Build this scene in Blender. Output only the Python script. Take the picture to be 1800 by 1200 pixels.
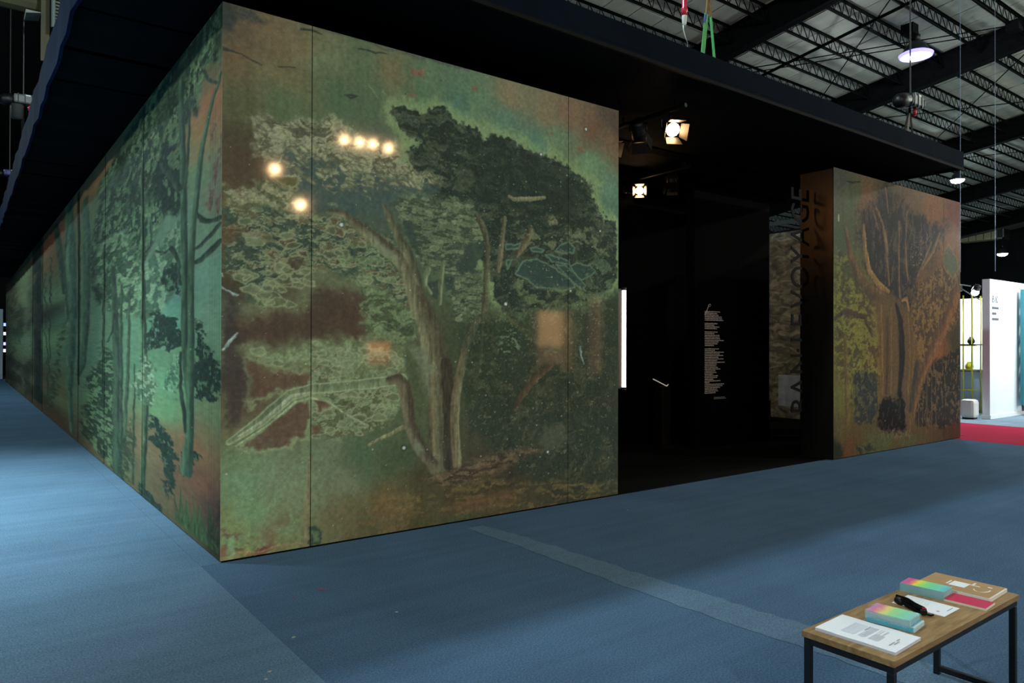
import bpy, math, random
import numpy as np
from mathutils import Vector, Matrix

# ------------------------------------------------------------------ camera
scn = bpy.context.scene
COL = scn.collection
for o in list(bpy.data.objects):
    bpy.data.objects.remove(o)
rnd = random.Random(7)

cam_d = bpy.data.cameras.new('camera'); cam = bpy.data.objects.new('camera', cam_d); COL.objects.link(cam)
cam_d.sensor_width = 36.0; cam_d.lens = 36.0 * 1282.0 / 1800.0; cam_d.clip_end = 300
YAW, PIT, ROL = 0.647, 0.0054, -0.0027
cam.location = (-1.477, -5.39, 1.5514)
cam.rotation_euler = (Matrix.Rotation(-YAW, 4, 'Z') @ Matrix.Rotation(math.pi/2 + PIT, 4, 'X') @ Matrix.Rotation(-ROL, 4, 'Z')).to_euler()
scn.camera = cam

# ------------------------------------------------------------------ world, exposure
w = bpy.data.worlds.new('world'); scn.world = w; w.use_nodes = True
w.node_tree.nodes['Background'].inputs[0].default_value = (0.62, 0.86, 1.0, 1)
w.node_tree.nodes['Background'].inputs[1].default_value = 0.018
scn.view_settings.view_transform = 'Standard'; scn.view_settings.look = 'None'
scn.view_settings.exposure = 0.0; scn.view_settings.gamma = 1.0; scn.view_settings.use_curve_mapping = False

COLD = (0.72, 0.92, 1.0)
# unseen hall lamps, placed for their light: position, watts, tint, reflector angle in degrees (0 = open globe) (fixtures are built further down, each with its own light)
HALL_LAMPS = [
 ((2.2, 1.3, 10.2), 1750, (0.72,0.92,1.0), 0),
 ((-3.5, 3.3, 8.6), 6400, (0.76,0.97,1.0), 72),
 ((-4.0, -12.5, 6.8), 1500, (0.94,1.0,0.95), 0),  # added flood for the front mural, set low to spare the floor
 ((19.5, -13.0, 6.4), 3300, (0.92,1.0,0.94), 0),  # second added mural flood, kept low and off to the side
 ((-9.0, -1.5, 9.0), 1500, (0.97,1.0,0.90), 0),
 ((-6.0, 20.0, 9.0), 1600, (0.70,0.94,1.0), 0),
 ((22.0, -6.0, 11.0), 1300, (0.95,1.0,0.9), 0),
 ((33.0, -5.0, 10.6), 2600, (1.0,0.97,0.86), 0),
]

# ------------------------------------------------------------------ helpers
ORG = {}
def link(o, parent=None):
    COL.objects.link(o)
    if parent is not None: o.parent = parent
    return o
def tag(o, label, cat, group=None):
    o['label'] = label; o['category'] = cat
    if group: o['group'] = group
    return o
def thing(name, label, cat, loc=(0,0,0), group=None, structure=False):
    o = bpy.data.objects.new(name, None); link(o); o.location = loc; o.empty_display_size = 0.1
    ORG[o.name] = Vector(loc)
    if structure: o['kind'] = 'structure'; o['label'] = label
    else: tag(o, label, cat, group)
    return o
class MB:
    def __init__(s): s.v = []; s.f = []
    def quad(s, *p):
        b = len(s.v); s.v += [tuple(q) for q in p]; s.f.append(tuple(range(b, b+len(p)))); return s
    def box(s, x0, x1, y0, y1, z0, z1, rz=0.0, c=None):
        p = [(x,y,z) for z in (z0,z1) for x,y in ((x0,y0),(x1,y0),(x1,y1),(x0,y1))]
        if rz:
            cx, cy = c if c else ((x0+x1)/2, (y0+y1)/2); C_, S_ = math.cos(rz), math.sin(rz)
            p = [(cx+(x-cx)*C_-(y-cy)*S_, cy+(x-cx)*S_+(y-cy)*C_, z) for x,y,z in p]
        return s.hexa(p)
    def hexa(s, p):
        b = len(s.v); s.v += [tuple(q) for q in p]
        s.f += [tuple(b+i for i in q) for q in ((3,2,1,0),(4,5,6,7),(0,1,5,4),(1,2,6,5),(2,3,7,6),(3,0,4,7))]
        return s
    def prism(s, pts, z0, z1):
        b = len(s.v); n = len(pts)
        s.v += [(x,y,z0) for x,y in pts] + [(x,y,z1) for x,y in pts]
        s.f += [tuple(b+i for i in reversed(range(n))), tuple(b+n+i for i in range(n))]
        s.f += [(b+i, b+(i+1)%n, b+n+(i+1)%n, b+n+i) for i in range(n)]
        return s
    def tube(s, pts, r, n=8, cap=True):
        pts = [Vector(p) for p in pts]; b = len(s.v); m = len(pts); up = Vector((0,0,1))
        rs = r if isinstance(r, (list,tuple)) else [r]*m
        for i, p in enumerate(pts):
            t = (pts[min(i+1,m-1)] - pts[max(i-1,0)]).normalized()
            a = t.cross(up)
            if a.length < 1e-3: a = t.cross(Vector((1,0,0)))
            a.normalize(); c = t.cross(a)
            for k in range(n):
                an = 2*math.pi*k/n + math.pi/4
                s.v.append(tuple(p + (a*math.cos(an) + c*math.sin(an))*rs[i]))
        for i in range(m-1):
            for k in range(n):
                s.f.append((b+i*n+k, b+i*n+(k+1)%n, b+(i+1)*n+(k+1)%n, b+(i+1)*n+k))
        if cap: s.f += [tuple(b+k for k in reversed(range(n))), tuple(b+(m-1)*n+k for k in range(n))]
        return s
    def lathe(s, prof, n=24, o=(0,0,0), axis=None):
        R = Vector((0,0,1)).rotation_difference(Vector(axis).normalized()).to_matrix() if axis else None
        b = len(s.v); m = len(prof)
        for r, z in prof:
            for k in range(n):
                a = 2*math.pi*k/n; p = Vector((r*math.cos(a), r*math.sin(a), z))
                if R: p = R @ p
                s.v.append((p.x+o[0], p.y+o[1], p.z+o[2]))
        for i in range(m-1):
            for k in range(n):
                s.f.append((b+i*n+k, b+i*n+(k+1)%n, b+(i+1)*n+(k+1)%n, b+(i+1)*n+k))
        if prof[0][0] > 1e-4: s.f.append(tuple(b+k for k in reversed(range(n))))
        if prof[-1][0] > 1e-4: s.f.append(tuple(b+(m-1)*n+k for k in range(n)))
        return s
    def strap(s, pts, w, d, t):
        # flat band along pts, width w along direction d, thickness t
        d = Vector(d).normalized()*w/2
        pts = [Vector(p) for p in pts]
        for a, c in zip(pts, pts[1:]):
            nrm = (c-a).cross(d).normalized()*t/2
            s.hexa([a-d-nrm, a+d-nrm, a+d+nrm, a-d+nrm, c-d-nrm, c+d-nrm, c+d+nrm, c-d+nrm])
        return s
    def build(s, name, mat, parent=None, smooth=False, bevel=0, origin=None):
        if origin is None:
            origin = Vector((0,0,0)); q = parent
            while q is not None:
                if q.name in ORG: origin = ORG[q.name]; break
                q = q.parent
        ox, oy, oz = origin
        me = bpy.data.meshes.new(name); me.from_pydata([(x-ox,y-oy,z-oz) for x,y,z in s.v], [], s.f)
        me.materials.append(mat)
        if smooth: me.polygons.foreach_set('use_smooth', [True]*len(me.polygons))
        o = bpy.data.objects.new(name, me); link(o, parent)
        if bevel:
            m = o.modifiers.new('bevel', 'BEVEL'); m.width = bevel; m.segments = 2; m.limit_method = 'ANGLE'
        return o
def single(o, label, cat, group=None):
    return tag(o, label, cat, group)
def struct(o, label=None):
    o['kind'] = 'structure'
    if label: o['label'] = label
    return o

def lin(c):
    return tuple((x/12.92 if x <= .04045 else ((x+.055)/1.055)**2.4) for x in (v/255 for v in c)) + (1,)
MATS = {}
def mat(name, col=(128,128,128), rough=.6, metal=0, spec=.5, var=0.0, scale=8, stretch=(1,1,1), bump=0.0, emit=None, estr=0, alpha=1, trans=0, coat=0, sheen=0, linear=False):
    if name in MATS: return MATS[name]
    m = bpy.data.materials.new(name); m.use_nodes = True; nt = m.node_tree; b = nt.nodes['Principled BSDF']
    c = tuple(col)+(1,) if linear else lin(col)
    b.inputs['Base Color'].default_value = c; b.inputs['Roughness'].default_value = rough
    b.inputs['Metallic'].default_value = metal; b.inputs['Specular IOR Level'].default_value = spec
    b.inputs['Alpha'].default_value = alpha; b.inputs['Transmission Weight'].default_value = trans
    b.inputs['Coat Weight'].default_value = coat; b.inputs['Sheen Weight'].default_value = sheen
    if emit is not None:
        b.inputs['Emission Color'].default_value = tuple(emit)+(1,); b.inputs['Emission Strength'].default_value = estr
    if var or bump:
        tc = nt.nodes.new('ShaderNodeTexCoord'); mp = nt.nodes.new('ShaderNodeMapping'); mp.inputs['Scale'].default_value = stretch
        nz = nt.nodes.new('ShaderNodeTexNoise'); nz.inputs['Scale'].default_value = scale; nz.inputs['Detail'].default_value = 6
        nt.links.new(tc.outputs['Object'], mp.inputs['Vector']); nt.links.new(mp.outputs['Vector'], nz.inputs['Vector'])
        if var:
            mx = nt.nodes.new('ShaderNodeMix'); mx.data_type = 'RGBA'
            mx.inputs[6].default_value = tuple(max(0,x*(1-var)) for x in c[:3])+(1,); mx.inputs[7].default_value = tuple(min(1,x*(1+var)) for x in c[:3])+(1,)
            rp = nt.nodes.new('ShaderNodeMapRange'); rp.inputs[1].default_value = .3; rp.inputs[2].default_value = .7
            nt.links.new(nz.outputs['Fac'], rp.inputs[0]); nt.links.new(rp.outputs[0], mx.inputs[0]); nt.links.new(mx.outputs[2], b.inputs['Base Color'])
        if bump:
            bp = nt.nodes.new('ShaderNodeBump'); bp.inputs['Strength'].default_value = bump; bp.inputs['Distance'].default_value = .01
            nt.links.new(nz.outputs['Fac'], bp.inputs['Height']); nt.links.new(bp.outputs['Normal'], b.inputs['Normal'])
    MATS[name] = m
    return m
def carpet(name, col, alt_col=None):
    # short needle-felt pile: fine grain, broad patches and faint roller streaks
    m = bpy.data.materials.new(name); m.use_nodes = True; nt = m.node_tree; b = nt.nodes['Principled BSDF']; N = nt.nodes.new; L = nt.links.new
    b.inputs['Roughness'].default_value = .95; b.inputs['Specular IOR Level'].default_value = .04
    tc = N('ShaderNodeTexCoord')
    def noise(scale, st, det=4):
        mp = N('ShaderNodeMapping'); mp.inputs['Scale'].default_value = st; L(tc.outputs['Object'], mp.inputs['Vector'])
        n = N('ShaderNodeTexNoise'); n.inputs['Scale'].default_value = scale; n.inputs['Detail'].default_value = det; L(mp.outputs['Vector'], n.inputs['Vector']); return n.outputs['Fac']
    def mrange(s, a, bb, lo, hi):
        r = N('ShaderNodeMapRange'); r.inputs[1].default_value = a; r.inputs[2].default_value = bb; r.inputs[3].default_value = lo; r.inputs[4].default_value = hi; L(s, r.inputs[0]); return r.outputs[0]
    def mul(a, c):
        k = N('ShaderNodeMath'); k.operation = 'MULTIPLY'; L(a, k.inputs[0]); L(c, k.inputs[1]); return k.outputs[0]
    f = mul(mrange(noise(105,(1,1,1),4), .3, .7, .66, 1.34), mrange(noise(1.1,(1,1,1),5), .3, .7, .90, 1.10))
    f = mul(f, mrange(noise(2.2,(.25,4,1),5), .3, .7, .93, 1.07))
    vm = N('ShaderNodeVectorMath'); vm.operation = 'SCALE'; vm.inputs[0].default_value = lin(col)[:3]; L(f, vm.inputs['Scale'])
    out = vm.outputs[0]
    L(out, b.inputs['Base Color'])
    bp = N('ShaderNodeBump'); bp.inputs['Strength'].default_value = .35; bp.inputs['Distance'].default_value = .004
    L(noise(420,(1,1,1),2), bp.inputs['Height']); L(bp.outputs['Normal'], b.inputs['Normal'])
    MATS[name] = m
    return m

# ------------------------------------------------------------------ structure: floor, booth walls
M_black = mat('black_cloth', (8,9,9), .85, spec=.15, var=.25, scale=3)
M_blackgloss = mat('black_satin_paint', (8,8,8), .42, spec=.4, var=.2, scale=4)
M_blackmetal = mat('black_metal', (16,18,19), .45, metal=.3, var=.2, scale=12)
M_dark = mat('dark_hall_wall', (14,17,18), .9, spec=.1, var=.3, scale=.6)
M_conc = mat('concrete', (120,125,128), .9, var=.15, scale=3)
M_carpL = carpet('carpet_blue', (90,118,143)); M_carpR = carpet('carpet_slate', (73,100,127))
M_carpR2 = carpet('carpet_slate_b', (72,98,124))
M_paleband = carpet('carpet_pale_band', (88,114,136)); M_red = carpet('carpet_red', (176,42,72)); M_blackcarpet = carpet('carpet_black', (14,14,14))
M_grey = carpet('carpet_pale_grey', (130,150,165))

floor = struct(MB().box(-40, 90, -40, 60, -.2, -.006).build('floor', M_conc), 'hall floor laid with carpet rolls')
def roll(x0, x1, y0, y1, m, z=0.0): return MB().box(x0, x1, y0, y1, -.006, z).build('carpet_roll', m, floor)
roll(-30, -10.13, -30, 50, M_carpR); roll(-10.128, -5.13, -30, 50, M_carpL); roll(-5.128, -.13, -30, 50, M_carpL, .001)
roll(-.128, 2.02, -30, -.002, M_carpR); roll(2.022, 6.1, -30, -.002, M_carpR2); roll(6.102, 11.86, -30, -.002, M_carpR)
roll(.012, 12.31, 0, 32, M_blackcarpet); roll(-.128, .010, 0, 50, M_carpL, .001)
roll(11.862, 14.83, -30, -.002, M_red, .002); roll(12.46, 14.83, 0, 40, M_red, .002); roll(14.832, 24, -30, 40, M_grey); roll(24.002, 90, -30, 50, M_grey)
# paler band of pile over the joint of two rolls
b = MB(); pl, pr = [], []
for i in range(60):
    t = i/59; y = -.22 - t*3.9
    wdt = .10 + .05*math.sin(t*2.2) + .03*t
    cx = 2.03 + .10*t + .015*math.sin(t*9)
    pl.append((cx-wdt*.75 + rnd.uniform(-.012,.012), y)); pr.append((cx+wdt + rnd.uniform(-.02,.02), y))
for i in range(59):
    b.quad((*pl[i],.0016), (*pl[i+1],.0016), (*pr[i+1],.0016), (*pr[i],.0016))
b.build('pale_band', M_paleband, floor)
# floor litter and marks
M_mark = mat('pink_stain', (110,70,100), .95); M_scrap = mat('paper_scrap', (150,160,150), .9)
for x, y, r_, m in ((.35,-.95,.03,M_mark),(.38,-.99,.018,M_mark),(.16,-1.0,.012,M_mark),(-.06,-1.6,.012,M_scrap),(-.34,-2.0,.01,M_scrap),(-.30,-1.93,.012,M_scrap),(.55,-1.6,.01,M_scrap),(3.55,-.55,.008,M_scrap)):
    b = MB(); n = 9; b.prism([(x+r_*math.cos(k*2*math.pi/n)*rnd.uniform(.5,1.2), y+r_*math.sin(k*2*math.pi/n)*rnd.uniform(.5,1.2)) for k in range(n)], .0012, .0022)
    b.build('floor_speck', m, floor)

W_front = struct(MB().box(.012, 3.972, .012, .2, 0, 3.985).build('wall_front', M_black), 'black backing of the front booth wall')
W_left = struct(MB().box(.012, .2, .2, 31.36, 0, 3.985).build('wall_left', M_black), 'black backing of the long booth wall')
W_right = struct(MB().box(8.02, 12.065, -.085, .40, 0, 3.985).build('wall_right', M_blackgloss), 'black box wall right of the entrance')
struct(MB().box(12.31, 12.45, .40, 20, 0, 3.985).build('wall_side', M_black), 'side wall of the booth')
struct(MB().box(.2, 12.31, 9.0, 9.15, 0, 4.29).build('wall_light_block', M_black), 'black wall added inside the booth to block light')  # partition put in to block light inside the booth
W_text = struct(MB().box(7.31, 9.235, 1.70, 1.86, 0, 3.9).build('wall_inner', mat('black_text_wall', (4,4,5), .8, spec=.04)), 'black inner wall carrying the white text')
struct(MB().box(5.6, 8.75, 2.7, 2.84, 0, 3.95).build('wall_passage', MATS['black_text_wall']), 'black passage wall behind the lectern')

# ------------------------------------------------------------------ mural painting (numpy, in wall coordinates)
class Noise:
    def __init__(s, seed): s.t = np.random.RandomState(seed).rand(256,256).astype(np.float32)
    def val(s, x, y):
        xi = np.floor(x).astype(np.int64); yi = np.floor(y).astype(np.int64); fx = (x-xi).astype(np.float32); fy = (y-yi).astype(np.float32)
        fx = fx*fx*(3-2*fx); fy = fy*fy*(3-2*fy); t = s.t
        a = t[xi&255, yi&255]; b = t[(xi+1)&255, yi&255]; c = t[xi&255, (yi+1)&255]; d = t[(xi+1)&255, (yi+1)&255]
        return (a+(b-a)*fx)*(1-fy) + (c+(d-c)*fx)*fy
    def fbm(s, x, y, o=4):
        r = 0; a = .5; n = 0
        for i in range(o):
            r = r + a*s.val(x*2**i + 17.3*i, y*2**i + 9.1*i); n += a; a *= .55
        return r/n
def sstep(a, b, x):
    t = np.clip((x-a)/(b-a), 0, 1); return t*t*(3-2*t)
class Canvas:
    def __init__(s, xs, zs, seed):
        s.xs = np.asarray(xs); s.zs = np.asarray(zs)
        s.X, s.Z = [a.astype(np.float32) for a in np.meshgrid(s.xs, s.zs, indexing='ij')]
        s.sw = 3.0; s.n = Noise(seed); s.rgb = np.zeros(s.X.shape+(3,), np.float32)
        s.w1 = s.n.fbm(s.X*7, s.Z*7, 5)-.5; s.w2 = s.n.fbm(s.X*7+50, s.Z*7+80, 5)-.5
        s.f1 = s.n.fbm(s.X*26+9, s.Z*26+31, 4)-.5; s.f2 = s.n.fbm(s.X*26+70, s.Z*26+5, 4)-.5
    def base(s, pts, p=3.2, warp=.25):
        X = s.X + s.w1*warp; Z = s.Z + s.w2*warp; W = 0; A = 0
        for x, z, r, g, b in pts:
            wt = 1/((X-x)**2 + (Z-z)**2 + .004)**(p/2); W = W + wt; A = A + wt[...,None]*np.array([r,g,b], np.float32)
        s.rgb = A/W[...,None]
    def _box(s, pts, m):
        x0 = min(p[0] for p in pts)-m; x1 = max(p[0] for p in pts)+m; z0 = min(p[1] for p in pts)-m; z1 = max(p[1] for p in pts)+m
        i0, i1 = np.searchsorted(s.xs, (x0, x1)); j0, j1 = np.searchsorted(s.zs, (z0, z1))
        return slice(max(i0-1,0), i1+1), slice(max(j0-1,0), j1+1)
    def poly(s, pts, rough=0.0, m=.25):
        sl = s._box(pts, m); X = s.X[sl] + (s.w1[sl]*1.2+s.f1[sl]*.9)*rough; Z = s.Z[sl] + (s.w2[sl]*1.2+s.f2[sl]*.9)*rough
        d = np.full(X.shape, 9., np.float32); ins = np.zeros(X.shape, bool); n = len(pts)
        for i in range(n):
            ax, az = pts[i][:2]; bx, bz = pts[(i+1)%n][:2]
            ex, ez = bx-ax, bz-az; t = np.clip(((X-ax)*ex + (Z-az)*ez)/(ex*ex+ez*ez+1e-9), 0, 1)
            d = np.minimum(d, np.hypot(X-ax-t*ex, Z-az-t*ez))
            if bz != az: ins ^= ((az > Z) != (bz > Z)) & (X < ex*(Z-az)/(bz-az) + ax)
        return sl, np.where(ins, d, -d)
    def stroke(s, pts, rough=0.0, m=.2):
        sl = s._box(pts, m); X = s.X[sl] + s.w1[sl]*rough; Z = s.Z[sl] + s.w2[sl]*rough
        d = np.full(X.shape, -9., np.float32); side = np.zeros(X.shape, np.float32)
        for (ax,az,aw), (bx,bz,bw) in zip(pts, pts[1:]):
            ex, ez = bx-ax, bz-az; L = math.hypot(ex,ez)+1e-9; t = np.clip(((X-ax)*ex + (Z-az)*ez)/(L*L), 0, 1)
            wd = aw+(bw-aw)*t; dd = wd - np.hypot(X-ax-t*ex, Z-az-t*ez); u = dd > d
            cr = ((X-ax)*ez - (Z-az)*ex)/L/np.maximum(wd,1e-4)
            side = np.where(u, cr, side); d = np.maximum(d, dd)
        return sl, d, np.clip(side,-1,1)
    def mix(s, sl, m, col):
        col = np.asarray(col, np.float32); m = m[...,None]; s.rgb[sl] = s.rgb[sl]*(1-m) + col*m
    def fill(s, pts, col, rough=0.0, soft=.01, a=1.0, ring=None, rw=.012):
        sl, d = s.poly(pts, rough); s.mix(sl, sstep(-soft, soft, d)*a, col)
        if ring is not None: s.mix(sl, np.exp(-(d/rw)**2)*.8, ring)
    def limb(s, pts, lit, dark, rough=.0, soft=.006, a=1.0, ring=None, flip=1, grain=10):
        sl, d, side = s.stroke(pts, rough); g = s.n.fbm(s.X[sl]*60, s.Z[sl]*grain, 3)[...,None]-.5
        k = sstep(-.7,.7, side*flip)[...,None]
        c = (np.array(lit,np.float32)*(1-k) + np.array(dark,np.float32)*k)*(1+g*.55)
        s.mix(sl, sstep(-soft, soft, d)*a, c)
        if ring is not None: s.mix(sl, np.exp(-((d-.004)/.007)**2)*.7, ring)
    def leafy(s, pts, dark, pale, fx, fz, thr=.5, wd=.06, rough=.1, soft=.03, a=1.0, ring=None, shear=0.0, rw=.03):
        # clumps of foliage: thresholded stretched noise inside an outline
        sl, d = s.poly(pts, rough); X = s.X[sl] + s.Z[sl]*shear; Z = s.Z[sl]
        n = s.n.fbm(X*fx + s.w1[sl]*s.sw, Z*fz + s.w2[sl]*s.sw, 4); k = sstep(thr-wd, thr+wd, n); m = sstep(-soft, soft, d)*a
        g = .86 + .28*s.n.val(X*70, Z*70)
        if dark is not None: s.mix(sl, m*(1-k), np.array(dark,np.float32)*g[...,None])
        s.mix(sl, m*k, np.array(pale,np.float32)*g[...,None])
        if ring is not None: s.mix(sl, m*np.exp(-((n-thr)/rw)**2)*.75, ring)
    def halo(s, pts, col, w=.05, rough=.06, a=.7):
        sl, d = s.poly(pts, rough); s.mix(sl, a*np.exp(-((d+.35*w)/w)**2), col)
    def islands(s, pts, n, seed, r0, r1, asp, col, ring, a=.85, tilt=0.0, rw=.006):
        # small separate clumps, each with its own ragged outline
        r = np.random.RandomState(seed); P = np.array([p[:2] for p in pts]); lo, hi = P.min(0), P.max(0); k = 0; t_ = 0
        while k < n and t_ < n*20:
            t_ += 1; c = lo + (hi-lo)*r.rand(2); ins = False
            for (ax,az),(bx,bz) in zip(P, np.roll(P,-1,0)):
                if (az > c[1]) != (bz > c[1]) and c[0] < (bx-ax)*(c[1]-az)/(bz-az)+ax: ins = not ins
            if not ins: continue
            k += 1; R = r0 + (r1-r0)*r.rand()**2; an = r.rand()*6; q = []
            for i in range(9):
                f = an + i*6.2832/9; g = R*r.uniform(.65,1.2); x = g*math.cos(f)*asp; z = g*math.sin(f)*.8; q.append((c[0]+x, c[1]+z+x*tilt))
            sl, d = s.poly(q, .03, .05); s.mix(sl, sstep(-.005,.005,d)*a, np.array(col)*r.uniform(.85,1.15))
            if ring is not None: s.mix(sl, np.exp(-(d/rw)**2)*.8, ring)
    def specks(s, n, seed, zlo, zhi, col, xlo=None, xhi=None, rmax=2):
        r = np.random.RandomState(seed); x0 = s.xs[0] if xlo is None else xlo; x1 = s.xs[-1] if xhi is None else xhi
        for _ in range(n):
            i = np.searchsorted(s.xs, r.uniform(x0,x1)); j = np.searchsorted(s.zs, r.uniform(zlo,zhi)); k = 2 if r.rand() < .12 else 1; f = r.uniform(.15,.75)
            q = (slice(i,i+k), slice(j,j+k)); s.rgb[q] = s.rgb[q]*(1-f) + np.array(col)*f
    def grain(s, a=.10):
        g = 1 + a*2*(s.n.fbm(s.X*45, s.Z*45, 3)-.5) + a*.8*(s.n.fbm(s.X*28, s.Z*1.2, 3)-.5)
        s.rgb *= g[...,None]
    def albedo(s, gain, sat=1.0):
        c = np.clip(s.rgb/255, 0, 1); y_ = (c @ np.array([.3,.59,.11], np.float32))[...,None]; c = np.clip(y_ + (c-y_)*sat, 0, 1); c = np.where(c <= .04045, c/12.92, ((c+.055)/1.055)**2.4)*gain
        return np.clip(c, 0, .9)

def print_mat(name, coat=.5, crough=.06, rough=.8):
    m = bpy.data.materials.new(name); m.use_nodes = True; nt = m.node_tree; b = nt.nodes['Principled BSDF']; N = nt.nodes.new; L = nt.links.new
    at = N('ShaderNodeAttribute'); at.attribute_name = 'ink'
    tc = N('ShaderNodeTexCoord'); nz = N('ShaderNodeTexNoise'); nz.inputs['Scale'].default_value = 160; nz.inputs['Detail'].default_value = 3
    L(tc.outputs['Object'], nz.inputs['Vector'])
    mr = N('ShaderNodeMapRange'); mr.inputs[1].default_value = .3; mr.inputs[2].default_value = .7; mr.inputs[3].default_value = .84; mr.inputs[4].default_value = 1.16
    vm = N('ShaderNodeVectorMath'); vm.operation = 'SCALE'; L(nz.outputs['Fac'], mr.inputs[0]); L(at.outputs['Color'], vm.inputs[0]); L(mr.outputs[0], vm.inputs['Scale'])
    L(vm.outputs[0], b.inputs['Base Color'])
    b.inputs['Roughness'].default_value = rough; b.inputs['Specular IOR Level'].default_value = .04
    b.inputs['Coat Weight'].default_value = coat; b.inputs['Coat Roughness'].default_value = crough
    MATS[name] = m
    return m
def strips(cv, alb, cuts, place, parent, m, gap=.003):
    # cut the printed cloth into its sewn strips, one mesh each
    xs = cv.xs; org = ORG[parent.name]
    for c0, c1 in zip(cuts, cuts[1:]):
        i0 = np.searchsorted(xs, c0-1e-6); i1 = np.searchsorted(xs, c1-1e-6); i1 = min(i1, len(xs)-1)
        xx = xs[i0:i1+1].copy()
        if i0 > 0: xx[0] += gap
        if i1 < len(xs)-1: xx[-1] -= gap
        nx, nz = len(xx), len(cv.zs)
        P = place(np.repeat(xx, nz), np.tile(cv.zs, nx)) - np.array(org)
        idx = np.arange(nx*nz).reshape(nx, nz)
        q = np.stack([idx[:-1,:-1], idx[1:,:-1], idx[1:,1:], idx[:-1,1:]], -1).reshape(-1,4)
        me = bpy.data.meshes.new('fabric_strip')
        me.vertices.add(nx*nz); me.vertices.foreach_set('co', P.astype(np.float32).ravel())
        me.loops.add(q.size); me.loops.foreach_set('vertex_index', q.ravel().astype(np.int32))
        me.polygons.add(len(q)); me.polygons.foreach_set('loop_start', np.arange(0, q.size, 4, dtype=np.int32))
        try: me.polygons.foreach_set('loop_total', np.full(len(q), 4, np.int32))
        except Exception: pass
        me.update(calc_edges=True)
        ca = me.color_attributes.new('ink', 'FLOAT_COLOR', 'POINT')
        c4 = np.ones((nx*nz, 4), np.float32); c4[:,:3] = alb[i0:i1+1].reshape(-1,3); ca.data.foreach_set('color', c4.ravel())
        me.polygons.foreach_set('use_smooth', np.ones(len(q), bool))
        me.materials.append(m)
        o = bpy.data.objects.new('fabric_strip', me); link(o, parent)

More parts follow.
